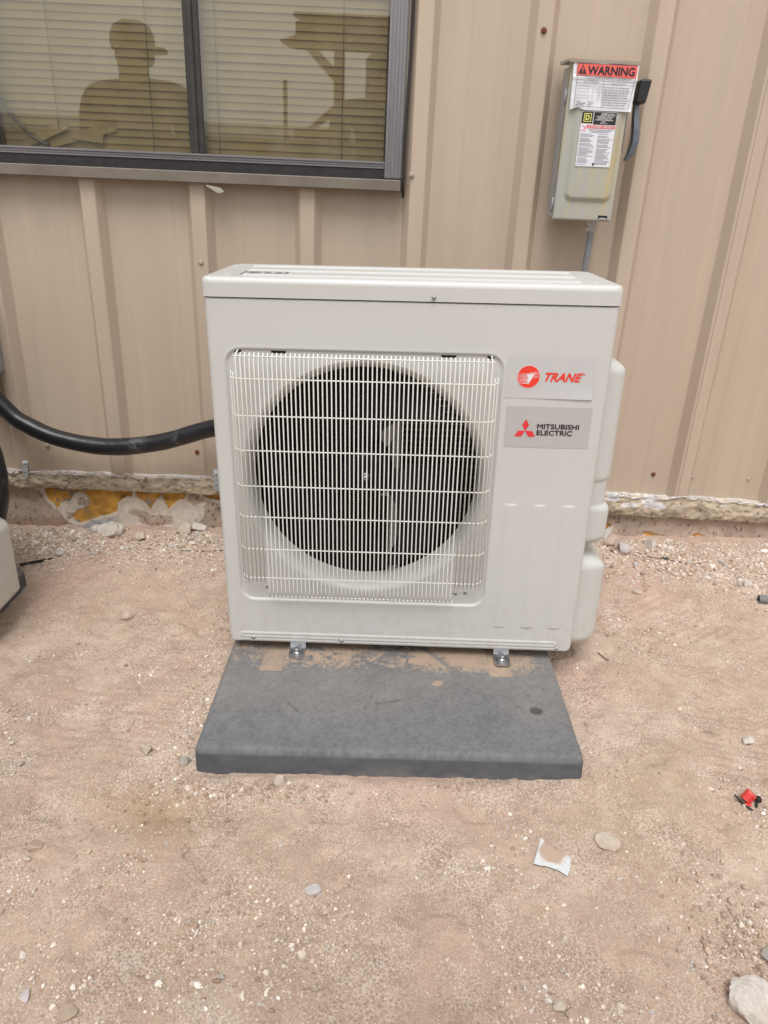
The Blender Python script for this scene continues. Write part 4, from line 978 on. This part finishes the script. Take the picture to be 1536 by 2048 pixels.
big = [(-.968, .722, .078, 'white', 'rounded white limestone rock resting on a flat grey metal scrap by the foundation', .7, 1.25),
 (-1.02, .728, .040, 'white', 'small white stone at the end of the grey metal scrap by the foundation', .6, .8),
 (-.716, .735, .062, 'cream', 'blocky cream limestone rock against the foundation beside the ivory unit', .85, 1.0),
 (-.674, .756, .052, 'white', 'pale rock tucked behind the blocky cream rock at the foundation', .8, .9),
 (-.852, .682, .044, 'cream', 'angular cream stone in the gravel below the yellow stained foundation', .7, .9),
 (-1.078, .573, .036, 'lilac', 'small greyish white stone on the gravel beside the thin black strip', .7, .9),
 (-.765, .249, .036, 'cream', 'lone oval cream stone on bare dirt left of the ivory unit', .65, .7),
 (-.543, -.280, .031, 'cream', 'angular cream stone on the dirt beside the grey pad corner', .8, 1.),
 (-.452, -.318, .024, 'grey', 'grey rounded stone touching the front corner of the grey pad', .8, .8),
 (-.243, -.372, .027, 'cream', 'cream stone in the crumbled soil against the pad front edge', .9, .9),
 (-.674, -.533, .033, 'tan', 'flat tan stone with a smaller cream stone leaning on it', .5, .8),
 (-.669, -.562, .016, 'cream', 'small cream stone leaning on a flat tan stone', .8, .9),
 (-.154, -.613, .020, 'lilac', 'egg shaped pale stone alone on the dirt in front of the pad', .7, 1.45),
 (.383, -.503, .037, 'cream', 'smooth tan limestone chunk lying beside the white broken shard', .45, 1.2),
 (.714, -.188, .036, 'tan', 'flat triangular pinkish stone pressed into the dirt right of the pad', .3, .8),
 (.781, -.211, .024, 'white', 'curled white stone chip half buried right of the pad', .6, 1.3),
 (.520, -.788, .074, 'white', 'large pointed white rock half sunk in the dirt near the brown clods', .5, .95),
 (-.566, -.800, .021, 'lilac', 'square whitish stone set flush in the dirt', .35, 1.),
 (-.495, -.826, .030, 'tan', 'broad tan stone set flush in the dirt', .25, .9),
 (.231, -.800, .020, 'cream', 'elongated cream stone paired with a tan stone in the dirt', .5, .6),
 (.246, -.812, .021, 'tan', 'tan stone paired with an elongated cream stone in the dirt', .5, .7),
 (.861, .700, .072, 'white', 'double humped white limestone rock on the gravel below the plain foundation', .6, .6),
 (.756, .667, .052, 'lilac', 'ragged white rock on the gravel beside a round tan rock', .7, 1.0),
 (.722, .706, .040, 'cream', 'round tan rock on the gravel beside the valve cover', .8, .9),
 (.738, .451, .042, 'cream', 'long flat cream stone lying right of the valve cover', .4, .5),
 (1.095, .482, .030, 'white', 'white stone near the grey pipe stub', .6, .8),
 (.590, -.730, .036, 'grey', 'dark grey stone beside the brown clods', .7, 1.4)]
for i, (x, y, sz, m_, lab, fl, asp) in enumerate(big): stone(x, y, sz, m_, lab, 100 + i, 'stone', fl, asp, 2.6 if sz == .074 else None, None, 4 if sz > .026 else 3, taper=.55 if sz == .074 else 0.)
# countable pebbles
prot = {}
def pebble(x, y, sz, mat, label, group, flat):
    key = (mat, rng.integers(0, 7))
    if key not in prot:
        P, F = stone_data(400 + len(prot) * 13, 2, 7, .08); me_o = fast_mesh('pebble', P * np.array([1, .8, .62]) * .5, np.array(F), SM[mat], None, False); prot[key] = me_o; o = me_o
    else:
        o = prot[key].copy(); COL.objects.link(o)
    o.scale = (sz * rng.uniform(.9, 1.2), sz * rng.uniform(.75, 1.1), sz * flat); o.rotation_euler = (rng.uniform(-.3, .3), rng.uniform(-.3, .3), rng.uniform(0, 6.28))
    o.location = (x, y, gz(x, y) + sz * flat * .10); tag(o, label, 'pebble', group)
def on_pad(x, y, m=.0): return (-.435 - m < x < .405 + m and -.365 - m < y < .49) or (x < -1.08 + m and y < .43)
zones = [(48, -1.05, -.50, .56, .72, .012, .028, 'small cream pebble in the gravel strip below the yellow stained foundation', 'pebbles in the gravel strip left of the unit'),
         (44, .66, 1.25, .48, .70, .012, .028, 'small cream pebble in the gravel strip below the plain foundation', 'pebbles in the gravel strip right of the unit'),
         (30, -1.0, -.48, -.25, .35, .009, .016, 'small pale pebble on the dirt left of the grey pad', 'pebbles left of the pad'),
         (24, -.42, .30, -.43, -.378, .008, .015, 'small pale pebble in the loose soil along the pad front edge', 'pebbles along the pad front edge'),
         (46, -.62, .60, -.85, -.46, .005, .012, 'small pale pebble on the trodden dirt in front of the pad', 'pebbles in front of the pad'),
         (22, .44, .98, -.42, .35, .007, .013, 'small pale pebble on the dirt right of the grey pad', 'pebbles right of the pad')]
for n, xa, xb, ya, yb, sa, sb, lab, grp in zones:
    k = 0
    while k < n:
        x, y = rng.uniform(xa, xb), rng.uniform(ya, yb)
        if on_pad(x, y, .012): continue
        pebble(x, y, sa + (sb - sa) * rng.random() ** 2.2, ['white', 'cream', 'cream', 'tan', 'lilac'][rng.integers(0, 5)], lab, grp, rng.uniform(.7, 1.)); k += 1

# uncountable gravel: one mesh
def gravel(N_, name):
    bm = bmesh.new(); bmesh.ops.create_icosphere(bm, subdivisions=1, radius=1.0); base = np.array([v.co[:] for v in bm.verts]); faces = np.array([[v.index for v in f.verts] for f in bm.faces]); bm.free()
    shapes = []
    for k in range(24):
        d = rng.normal(size=(5, 3)); d /= np.linalg.norm(d, axis=1)[:, None]; P = base * rng.uniform(.8, 1.15, (len(base), 1))
        for q in d: P = P - np.outer(np.maximum(P @ q - .6, 0) * .9, q)
        shapes.append(P)
    shapes = np.array(shapes)
    xs, ys, ss = [], [], []
    tot = 0
    while tot < N_:
        n = 60000; x, y = rng.uniform(-1.45, 1.45, n), rng.uniform(-.95, .765, n)
        lim = .64 + .46 * (y + .9); ok = np.abs(x + .02) < lim + .08
        wallz = sstep(.40, .60, y) * sstep(.775, .70, y)
        padl = np.exp(-((x + .47) / .05) ** 2) * sstep(-.45, -.3, y); padr = np.exp(-((x - .45) / .05) ** 2) * (y > -.35)
        padf = np.exp(-((y + .395) / .025) ** 2) * (x > -.5) * (x < .42) * (.35 + .65 * (x < -.1))
        lowr = np.exp(-(((x - .58) / .12) ** 2 + ((y + .68) / .12) ** 2))
        patch = sstep(-.04, .20, fbm(x * 4.5 + 50, y * 4.5, 4))
        dens = np.clip(.09 + .55 * patch + .70 * wallz + .8 * padl + .5 * padr + .9 * padf + .9 * lowr, 0, 1)
        ok &= rng.random(n) < dens
        ok &= ~(((x > -.437) & (x < .407) & (y > -.367) & (y < .49)) | ((x < -1.09) & (y < .43)))
        u = rng.random(n); s = .0009 * (1 - u * (1 - (.0009 / .0068) ** 2.35)) ** (-1 / 2.35)
        s = s * (.8 + .5 * patch + .9 * wallz + .5 * padf + .5 * lowr + .25 * padl)
        xs.append(x[ok]); ys.append(y[ok]); ss.append(s[ok]); tot += ok.sum()
    x, y, s = (np.concatenate(a)[:N_] for a in (xs, ys, ss))
    z = ground_z(x, y)
    q = rng.normal(size=(N_, 4)); q /= np.linalg.norm(q, axis=1)[:, None]; a, b, c, d = q.T
    Rm = np.stack([np.stack([1 - 2 * (c * c + d * d), 2 * (b * c - a * d), 2 * (b * d + a * c)], -1), np.stack([2 * (b * c + a * d), 1 - 2 * (b * b + d * d), 2 * (c * d - a * b)], -1), np.stack([2 * (b * d - a * c), 2 * (c * d + a * b), 1 - 2 * (b * b + c * c)], -1)], 1)
    P = shapes[rng.integers(0, 24, N_)] * (s[:, None, None] * np.stack([rng.uniform(.8, 1.3, N_), rng.uniform(.7, 1.1, N_), rng.uniform(.5, .9, N_)], -1)[:, None, :])
    P = np.einsum('nij,nkj->nki', Rm, P); P[..., 2] *= .8
    P += np.stack([x, y, z + s * .25], -1)[:, None, :]
    pal = np.array([[.76, .70, .63], [.67, .575, .47], [.54, .43, .33], [.43, .315, .24], [.61, .53, .46], [.42, .39, .35], [.34, .24, .175]])
    w = np.array([.13, .23, .23, .20, .11, .03, .07]); ci = rng.choice(len(pal), N_, p=w); cc = pal[ci] * rng.uniform(.85, 1.12, (N_, 1))
    k = len(base); F = (faces[None] + (np.arange(N_) * k)[:, None, None]).reshape(-1, 3)
    return tag(fast_mesh(name, P.reshape(-1, 3), F, M['gravel'], None, False, np.repeat(cc, k, 0)), 'fine pale limestone gravel scattered over the dirt', 'gravel', kind='stuff')
M['gravel'] = vcol_mat('limestone_grit', .95, 300, .15, .3, 700, .0008)
gravel(64000, 'gravel')
# clods of brown soil by the large white rock and along the pad front
def clods():
    cs = [(.56 + rng.normal() * .055, -.70 + rng.normal() * .06, rng.uniform(.004, .011)) for _ in range(260)] + [(-.52 + rng.normal() * .10, -.52 + rng.normal() * .07, rng.uniform(.003, .009)) for _ in range(120)] + [(-.30 + rng.normal() * .09, -.385 + rng.normal() * .012, rng.uniform(.004, .010)) for _ in range(170)] + [(.12 + rng.normal() * .03, -.372 + rng.normal() * .006, rng.uniform(.003, .008)) for _ in range(26)] + [(.45 + rng.normal() * .02, .0 + rng.normal() * .14, rng.uniform(.003, .008)) for _ in range(80)] + [(-.475 + rng.normal() * .02, .0 + rng.normal() * .16, rng.uniform(.003, .008)) for _ in range(80)]
    V, F, C_ = [], [], []; var = [stone_data(770 + k, 2, 8, .30) for k in range(8)]; k = 0
    for x, y, s_ in cs:
        if on_pad(x, y): continue
        P0, F0 = var[rng.integers(0, 8)]; s_ *= rng.uniform(.35, .85); a = rng.uniform(0, 6.28)
        P = P0 * s_ * rng.uniform(.6, 1.15, 3); P = np.stack([P[:, 0] * math.cos(a) - P[:, 1] * math.sin(a), P[:, 0] * math.sin(a) + P[:, 1] * math.cos(a), P[:, 2]], 1)
        V.append(P + np.array([x, y, gz(x, y) + s_ * .15])); F.append(np.array(F0) + k); k += len(P0)
        c = ground_col(np.array([x]), np.array([y]))[0] * rng.uniform(.72, 1.08); C_.append(np.repeat(c[None], len(P0), 0))
    return tag(fast_mesh('soil_clods', np.concatenate(V), np.concatenate(F), M['clod'], None, False, np.concatenate(C_)), 'crumbled brown soil clods on the dirt', 'soil', kind='stuff')
M['clod'] = vcol_mat('brown_soil', .95, 300, .25, .6, 350, .0018)
clods()

# ================================================================== DEBRIS
M['shard'] = simple('dirty_white_plastic', (.55, .575, .58), .45, 0, .12, 60)
zg = gz(.27, -.54)
pts2 = [(.2605, -.494), (.2665, -.499), (.270, -.508), (.284, -.521), (.2985, -.530), (.3065, -.541), (.3025, -.562), (.2925, -.579), (.279, -.566), (.260, -.558), (.235, -.556), (.244, -.535), (.2535, -.512)]
gx2, gy2 = np.meshgrid(np.arange(.232, .310, .0011), np.arange(-.582, -.490, .0011), indexing='ij')
ok = inpoly(gx2, gy2, pts2); keep = ok[:-1, :-1] & ok[1:, 1:] & ok[1:, :-1] & ok[:-1, 1:]
zz = zg + .003 + .9 * (gx2 - .27) ** 2 * 3 + .0008 * fbm(gx2 * 90, gy2 * 90, 2)
dm = sstep(.030, .020, np.hypot((gx2 - .276) / 1.0, gy2 + .528) + .022 * fbm(gx2 * 70, gy2 * 70, 3)); dm = np.maximum(dm, .35 * sstep(.1, .3, fbm(gx2 * 120, gy2 * 120 + 5, 3)))[..., None]
cc = np.array([.60, .62, .62]) * (1 - dm) + np.array([.45, .33, .25]) * dm
sh_o = fast_mesh('plastic_shard', np.stack([gx2, gy2, zz + .0012 * dm[..., 0]], -1).reshape(-1, 3), grid_faces(*gx2.shape, keep), vcol_mat('dirty_white_plastic', .5, 300, .1, .2, 400, .0005), None, True, cc.reshape(-1, 3))
sm_ = sh_o.modifiers.new('thick', 'SOLIDIFY'); sm_.thickness = .0018; sm_.offset = 0
tag(sh_o, 'whitish broken plastic flake half covered with dirt', 'shard')
# red wire-nut like cap with black lead and plug
M['redpl'] = simple('red_plastic', (.62, .045, .04), .4, 0, .08, 40)
rc = empty('wire_connector', 'red ribbed plastic connector cap with a short black lead on the dirt', 'connector', loc=(.693, -.395, gz(.693, -.395) + .003))
V, F = [], []; prof = [(.0125, 0.), (.0125, .002), (.0116, .003), (.0122, .019), (.0110, .0215), (.0001, .022)]; seg = 24
for k in range(seg):
    t = 2 * math.pi * k / seg
    for j, (r, h) in enumerate(prof):
        r2 = r * (1 + (.06 if k % 4 < 2 else -.03) * (1 if 1 < j < 5 else 0)); V.append((r2 * math.cos(t), r2 * math.sin(t), h))
m_ = len(prof)
for k in range(seg):
    for i in range(m_ - 1): F.append((k * m_ + i, ((k + 1) % seg) * m_ + i, ((k + 1) % seg) * m_ + i + 1, k * m_ + i + 1))
rc.scale = (.88,) * 3; o = mesh_obj('cap', V, F, M['redpl'], rc); o.rotation_euler = (math.radians(-8), math.radians(36), 0); o.location = (-.004, -.002, .004)
box('tab', -.010, .004, -.019, -.010, .0, .003, M['redpl'], rc, .001, 1)
tube('lead', spline([(-.022, .012, .003), (-.017, -.006, .002), (-.010, -.021, .002), (.000, -.031, .0015)], 16), .0021, M['blackpl'], rc, 8)
tube('plug_lead', spline([(.012, -.022, .002), (.017, -.012, .004), (.021, -.004, .006)], 10), .0028, M['blackpl'], rc, 8)
bm = bmesh.new(); bm_box(bm, .018, .030, -.009, .004, .001, .012, .002, 2); bm_obj('plug', bm, M['blackpl'], rc)
# pipe stub at right, scraps by the wall
M['pvc'] = simple('grey_pvc', (.23, .235, .235), .5, 0, .15, 60)
zz = gz(1.12, .40); pv = tube('pipe_stub', [(1.092, .402, zz + .012), (1.30, .372, zz + .012)], .0125, M['pvc'], None, 16); tag(pv, 'grey plastic pipe stub lying on the dirt', 'pipe')
lathe('pipe_bore', [(.0001, 0), (.0095, 0)], 14, M['black'], pv, 'y', (0, 0, 0)).matrix_world = Matrix.Translation((1.0915, .402, zz + .012)) @ Matrix.Rotation(math.radians(82), 4, 'Z')
zz = gz(-1.02, .752)
sc = mesh_obj('metal_scrap', [(-1.075, .752, zz + .002), (-1.045, .768, zz + .022), (-.975, .772, zz + .024), (-.955, .748, zz + .012), (-1.02, .730, zz + .010), (-1.075, .752, zz + .000), (-1.045, .768, zz + .020), (-.975, .772, zz + .022), (-.955, .748, zz + .010), (-1.02, .730, zz + .008)],
    [(0, 1, 2, 3, 4), (9, 8, 7, 6, 5), (0, 5, 6, 1), (1, 6, 7, 2), (2, 7, 8, 3), (3, 8, 9, 4), (4, 9, 5, 0)], M['galv_old']); tag(sc, 'bent flat grey metal scrap leaning at the foundation', 'scrap')
zz = gz(-1.12, .53); tag(mesh_obj('rubber_strip', [(-1.175, .505, zz + .004), (-1.09, .545, zz + .010), (-1.088, .553, zz + .010), (-1.18, .515, zz + .004), (-1.175, .505, zz), (-1.09, .545, zz + .006), (-1.088, .553, zz + .006), (-1.18, .515, zz)],
    [(0, 1, 2, 3), (7, 6, 5, 4), (0, 4, 5, 1), (1, 5, 6, 2), (2, 6, 7, 3), (3, 7, 4, 0)], M['blackpl']), 'thin black rubber strip on the gravel at the dark pad corner', 'strip')
M['twig'] = simple('dry_twig', (.16, .11, .075), .9, 0, .3, 100)
for pts, lab in (([(.536, .126), (.543, .112), (.549, .100), (.556, .094)], 'short dark twig on the dirt beside the pad'), ([(.80, .655), (.84, .625), (.88, .612), (.93, .60)], 'long thin dry twig across the gravel below the ragged white rock'),
                 ([(-.70, .60), (-.62, .603), (-.55, .607), (-.50, .612)], 'straight pale wire on the gravel running under the ivory unit')):
    tag(tube('twig', spline([(x, y, gz(x, y) + .004) for x, y in pts], 16), .0016, M['twig'], None, 6), lab, 'twig')
bot = empty('green_scrap', 'tiny green plastic scrap on the gravel beside the long twig', 'scrap', loc=(.882, .618, gz(.882, .618) + .004))
box('scrap_piece', -.011, .011, -.004, .004, 0, .004, simple('green_plastic', (.05, .09, .07), .5), bot, .001, 1)
M['leafm'] = simple('torn_white_foam', (.62, .60, .58), .8, 0, .1, 80)
fz = .055
tag(mesh_obj('paint_flake', [(.712, .762, fz + .0), (.728, .760, fz - .004), (.738, .760, fz + .012), (.742, .759, fz + .030), (.732, .760, fz + .042), (.722, .762, fz + .026), (.712, .764, fz + .002), (.728, .763, fz - .004), (.738, .763, fz + .012), (.742, .762, fz + .030), (.732, .763, fz + .042), (.722, .764, fz + .026)],
    [(0, 1, 2, 3, 4, 5), (11, 10, 9, 8, 7, 6)] + [(i, (i + 1) % 6, (i + 1) % 6 + 6, i + 6) for i in range(6)], M['leafm']), 'curled white paint flake hanging at the foundation by the valve cover', 'flake')
sp = mesh_obj('metal_sliver', [(-.585, .745, 1.112), (-.545, .742, 1.106), (-.535, .738, 1.098), (-.55, .736, 1.094), (-.585, .743, 1.109), (-.545, .740, 1.103), (-.535, .736, 1.095), (-.55, .734, 1.091)], [(0, 1, 2, 3), (7, 6, 5, 4), (0, 4, 5, 1), (1, 5, 6, 2), (2, 6, 7, 3), (3, 7, 4, 0)], M['flashing']); B(sp); sp['label'] = 'loose metal sliver under the window sill'

# ================================================================== WHAT THE WINDOW REFLECTS: PEOPLE, TIMBER PORCH, YARD
def skin(name, joints, edges, mat, parent, sub=2, root=0):
    me = bpy.data.meshes.new(name); me.from_pydata([j[:3] for j in joints], edges, []); o = bpy.data.objects.new(name, me); COL.objects.link(o)
    md = o.modifiers.new('skin', 'SKIN'); md.use_smooth_shade = True
    if not me.skin_vertices: me.skin_vertices.new()
    for i, j in enumerate(joints):
        r = j[3] if len(j) == 4 else j[3:5]; me.skin_vertices[0].data[i].radius = (r, r) if not hasattr(r, '__len__') else r; me.skin_vertices[0].data[i].use_root = (i == root)
    s_ = o.modifiers.new('sub', 'SUBSURF'); s_.levels = sub; s_.render_levels = sub
    me.materials.append(mat); o.parent = parent; return o
M['skinm'] = simple('skin', (.42, .24, .17), .5); M['jacket'] = simple('dark_jacket', (.045, .045, .05), .85, 0, .2, 20, .3, 60, .004)
M['jeans'] = simple('jeans', (.05, .065, .10), .9, 0, .2, 30); M['boot'] = simple('boot', (.06, .04, .025), .7); M['capm'] = simple('cap_cloth', (.10, .09, .075), .9); M['hair'] = simple('hair', (.03, .02, .015), .8)
def person(loc, H, rotz, label, hold, capdir):
    p = empty('person', label, 'person', None, None, loc); p.rotation_euler = (0, 0, rotz); s = H / 1.78
    def J(x, y, z, *r): return (x * s, y * s, z * s) + tuple(v * s for v in r)
    # facing local +Y
    if hold: hands = ((-.10, .40, 1.10), (.10, .40, 1.10)); elb = ((-.27, .10, 1.08), (.27, .10, 1.08))
    else: hands = ((-.30, .06, .84), (.30, .06, .84)); elb = ((-.29, -.02, 1.12), (.29, -.02, 1.12))
    jts = [J(0, 0, .98, .15, .11), J(0, 0, 1.15, .15, .11), J(0, -.01, 1.32, .175, .12), J(0, -.01, 1.485, .15, .10), J(0, 0, 1.55, .088)]
    ed = [(0, 1), (1, 2), (2, 3), (3, 4)]
    for sx, (hx, hy, hz), (ex, ey, ez) in ((-1, hands[0], elb[0]), (1, hands[1], elb[1])):
        k = len(jts); jts += [J(sx * .228, -.01, 1.472, .088), J(ex, ey, ez, .056), J((hx * .85 + ex * .15), (hy * .85 + ey * .15), (hz * .85 + ez * .15), .042)]; ed += [(3, k), (k, k + 1), (k + 1, k + 2)]
    skin('jacket', jts, ed, M['jacket'], p)
    jts = [J(0, 0, .96, .15, .115), J(-.09, 0, .86, .10), J(-.10, .01, .50, .068), J(-.10, -.01, .12, .056), J(.09, 0, .86, .10), J(.10, .01, .50, .068), J(.10, -.01, .12, .056)]
    skin('trousers', jts, [(0, 1), (1, 2), (2, 3), (0, 4), (4, 5), (5, 6)], M['jeans'], p)
    for sx in (-1, 1): skin('boot', [J(sx * .10, -.03, .09, .055), J(sx * .10, -.03, .045, .045), J(sx * .105, .10, .04, .045, .04), J(sx * .11, .19, .032, .038, .03)], [(0, 1), (1, 2), (2, 3)], M['boot'], p)
    # head, neck and hands as one body mesh, features shaped from extra joints
    jts = [J(0, 0, 1.47, .078), J(0, .005, 1.54, .078), J(0, .015, 1.60, .070, .082), J(0, .01, 1.67, .078, .094), J(0, .0, 1.73, .068, .08), J(0, .085, 1.625, .016), J(0, .108, 1.615, .012), J(-.075, 0, 1.65, .012), J(-.088, -.005, 1.655, .016), J(.075, 0, 1.65, .012), J(.088, -.005, 1.655, .016), J(0, .075, 1.565, .022)]
    body = skin('body', jts, [(0, 1), (1, 2), (2, 3), (3, 4), (2, 5), (5, 6), (3, 7), (7, 8), (3, 9), (9, 10), (1, 11)], M['skinm'], p)
    for sx, (hx, hy, hz) in ((-1, hands[0]), (1, hands[1])):
        fwd = Vector((0, .3, -1)).normalized() if not hold else Vector((-sx * .35, .6, .5)).normalized(); side = Vector((1, 0, 0)) if not hold else Vector((0, -.3, .9)).normalized()
        w = Vector((hx, hy, hz)); jj = [J(*w, .030, .020), J(*(w + fwd * .05), .040, .018), J(*(w + fwd * .09), .040, .016)]; ee = [(0, 1), (1, 2)]
        for f_, (off, L) in enumerate(((-.030, .065), (-.010, .078), (.011, .072), (.030, .055))):
            k = len(jj); b0 = w + fwd * .095 + side * off; cur = Vector((0, .25, 0)) if not hold else Vector((sx * -.3, .1, -.3))
            jj += [J(*b0, .0095), J(*(b0 + (fwd + cur * .4).normalized() * L * .55), .0088), J(*(b0 + (fwd + cur).normalized() * L), .0075)]; ee += [(2, k), (k, k + 1), (k + 1, k + 2)]
        k = len(jj); t0 = w + fwd * .03 - side * .036; jj += [J(*t0, .0115), J(*(t0 + (fwd * .7 - side * .7).normalized() * .032), .0105), J(*(t0 + (fwd - side * .35).normalized() * .062), .009)]; ee += [(0, k), (k, k + 1), (k + 1, k + 2)]
        skin('hand', jj, ee, M['skinm'], body, 1)
    for sx in (-1, 1):
        V, F = lathe_data([(.0001, .006), (.007, .004), (.0095, 0), (.0001, -.004)], 10, 'y', (0, 0, 0)); e = mesh_obj('eye', V, F, M['whiteprint'], body, True); e.location = (sx * .031 * s, .088 * s, 1.665 * s)
    m_ = box('mouth', -.024 * s, .024 * s, .088 * s, .094 * s, 1.577 * s, 1.585 * s, simple('lips', (.35, .13, .11), .5), body, .002, 1)
    # baseball cap: crown and brim
    prof = [(.090, 1.665), (.0945, 1.69), (.093, 1.725), (.078, 1.758), (.045, 1.778), (.0001, 1.784)]
    hd = lathe('hair', [(.0001, 1.62), (.080, 1.61), (.0875, 1.64), (.0885, 1.668)], 24, M['hair'], body, 'z', (0, -.012, 0)); hd.scale = (s, s * 1.1, s)
    cp = lathe('cap_crown', prof, 28, M['capm'], p, 'z'); cp.scale = (s, s * 1.12, s)
    V = []; nb = 13
    for i in range(nb):
        t = math.pi * i / (nb - 1); V += [(.088 * math.cos(t), .085 * math.sin(t), 1.682 - .006 * abs(math.cos(t))), (.088 * math.cos(t), (.088 + .08 * math.sin(t)) * (1 if math.sin(t) > .05 else .3), 1.668 - .012 * abs(math.cos(t)))]
    F = [(2 * i, 2 * i + 1, 2 * i + 3, 2 * i + 2) for i in range(nb - 1)]
    br = mesh_obj('cap_brim', V, F, M['capm'], p); so = br.modifiers.new('thick', 'SOLIDIFY'); so.thickness = .004
    br.scale = (s, s * 1.05, s); br.rotation_euler = (0, 0, capdir); cp.rotation_euler = (0, 0, capdir)
    return p
pa = person((-1.335, -1.0, gz(-1.335, -1.0)), 1.86, math.radians(12), 'man in dark jacket and cap reflected in the left window pane', False, math.radians(-78))
pb = person((-.13, -1.99, gz(-.13, -1.99)), 1.90, 0, 'person in dark clothes reflected at the window jamb taking the photograph', True, 0)
ph = box('phone', -.112, -.034, -1.512, -1.503, 1.02, 1.175, M['blackpl'], None, .003, 2); tag(ph, 'black phone held up by the person reflected at the window jamb', 'phone')
lathe('phone_lens', [(.0001, -.001), (.006, -.001), (.006, .001)], 14, M['glossblack'] if 'glossblack' in M else M['ink'], ph, 'y', (-.095, -1.502, 1.15))
# timber porch frame
M['timber'] = simple('porch_timber', (.23, .135, .075), .7, 0, .3, 6, .3, 50, .002, .3, (1, 1, 6))
po = empty('timber_porch', 'brown timber porch frame reflected in the right window pane', 'porch', loc=(-.2, -5, 0))
def P_(o): o.parent = po; o.location = o.location - Vector((-.2, -5, 0)); return o
P_(prism('beam', [(-1.15, 2.42), (-1.02, 2.46), (-1.0, 2.47), (3.2, 2.47), (3.2, 2.36), (-.9, 2.36), (-1.0, 2.36), (-1.12, 2.39)], -5.05, -4.96, M['timber']))
P_(prism('beam', [(-1.0, 2.475), (3.2, 2.475), (3.2, 2.58), (-1.0, 2.58)], -5.02, -4.98, M['timber']))
for x in (-.58, 2.6): P_(box('post', x - .05, x + .05, -5.06, -4.96, 0, 2.358, M['timber'], None, .004, 1))
for x in (-.34, 2.9): P_(box('post', x - .045, x + .045, -7.0, -6.9, 0, 2.6, M['timber'], None, .004, 1))
P_(prism('brace', [(-.63, 2.10), (-.63, 2.22), (-.78, 2.355), (-.90, 2.355)], -5.04, -4.98, M['timber']))
P_(prism('brace', [(-.63, 1.90), (-.63, 1.80), (-.84, 1.68), (-.90, 1.68)], -5.04, -4.98, M['timber']))
P_(box('rail', -1.02, -.632, -5.03, -4.99, 1.60, 1.68, M['timber']))
P_(mesh_obj('porch_roof', [(-1.0, -4.8, 2.585), (3.4, -4.8, 2.585), (3.4, -7.4, 2.9), (-1.0, -7.4, 2.9), (-1.0, -4.8, 2.62), (3.4, -4.8, 2.62), (3.4, -7.4, 2.935), (-1.0, -7.4, 2.935)], [(0, 3, 2, 1), (4, 5, 6, 7), (0, 1, 5, 4), (1, 2, 6, 5), (2, 3, 7, 6), (3, 0, 4, 7)], M['timber']))
# low storage shed and pole across the yard
M['shed'] = simple('dull_shed_steel', (.16, .15, .12), .7, 0, .15, 3)
sh = empty('storage_shed', 'long low drab shed reflected along the bottom of the window', 'shed', loc=(-3, -13, 0))
def H_(o): o.parent = sh; o.location = o.location - Vector((-3, -13, 0)); return o
H_(box('shed_wall', -14, 9, -15, -12.2, 0, 2.0, M['shed'])); H_(prism('shed_roof', [(-12.0, 2.0), (-15.2, 2.0), (-13.6, 2.35)], -14.2, 9.2, M['shed'], None, 'yz'))
for k in range(5): H_(box('shed_door', -11 + k * 4.2, -9.2 + k * 4.2, -12.2, -12.16, 0, 1.8, M['mull']))
M['pole'] = simple('pole_wood', (.10, .075, .05), .9)
tag(tube('utility_pole', [(-2.0, -12.0, 0), (-2.0, -12.0, 2.95)], [.045, .038], M['pole'], None, 10), 'thin wooden pole reflected in the right window pane', 'pole')
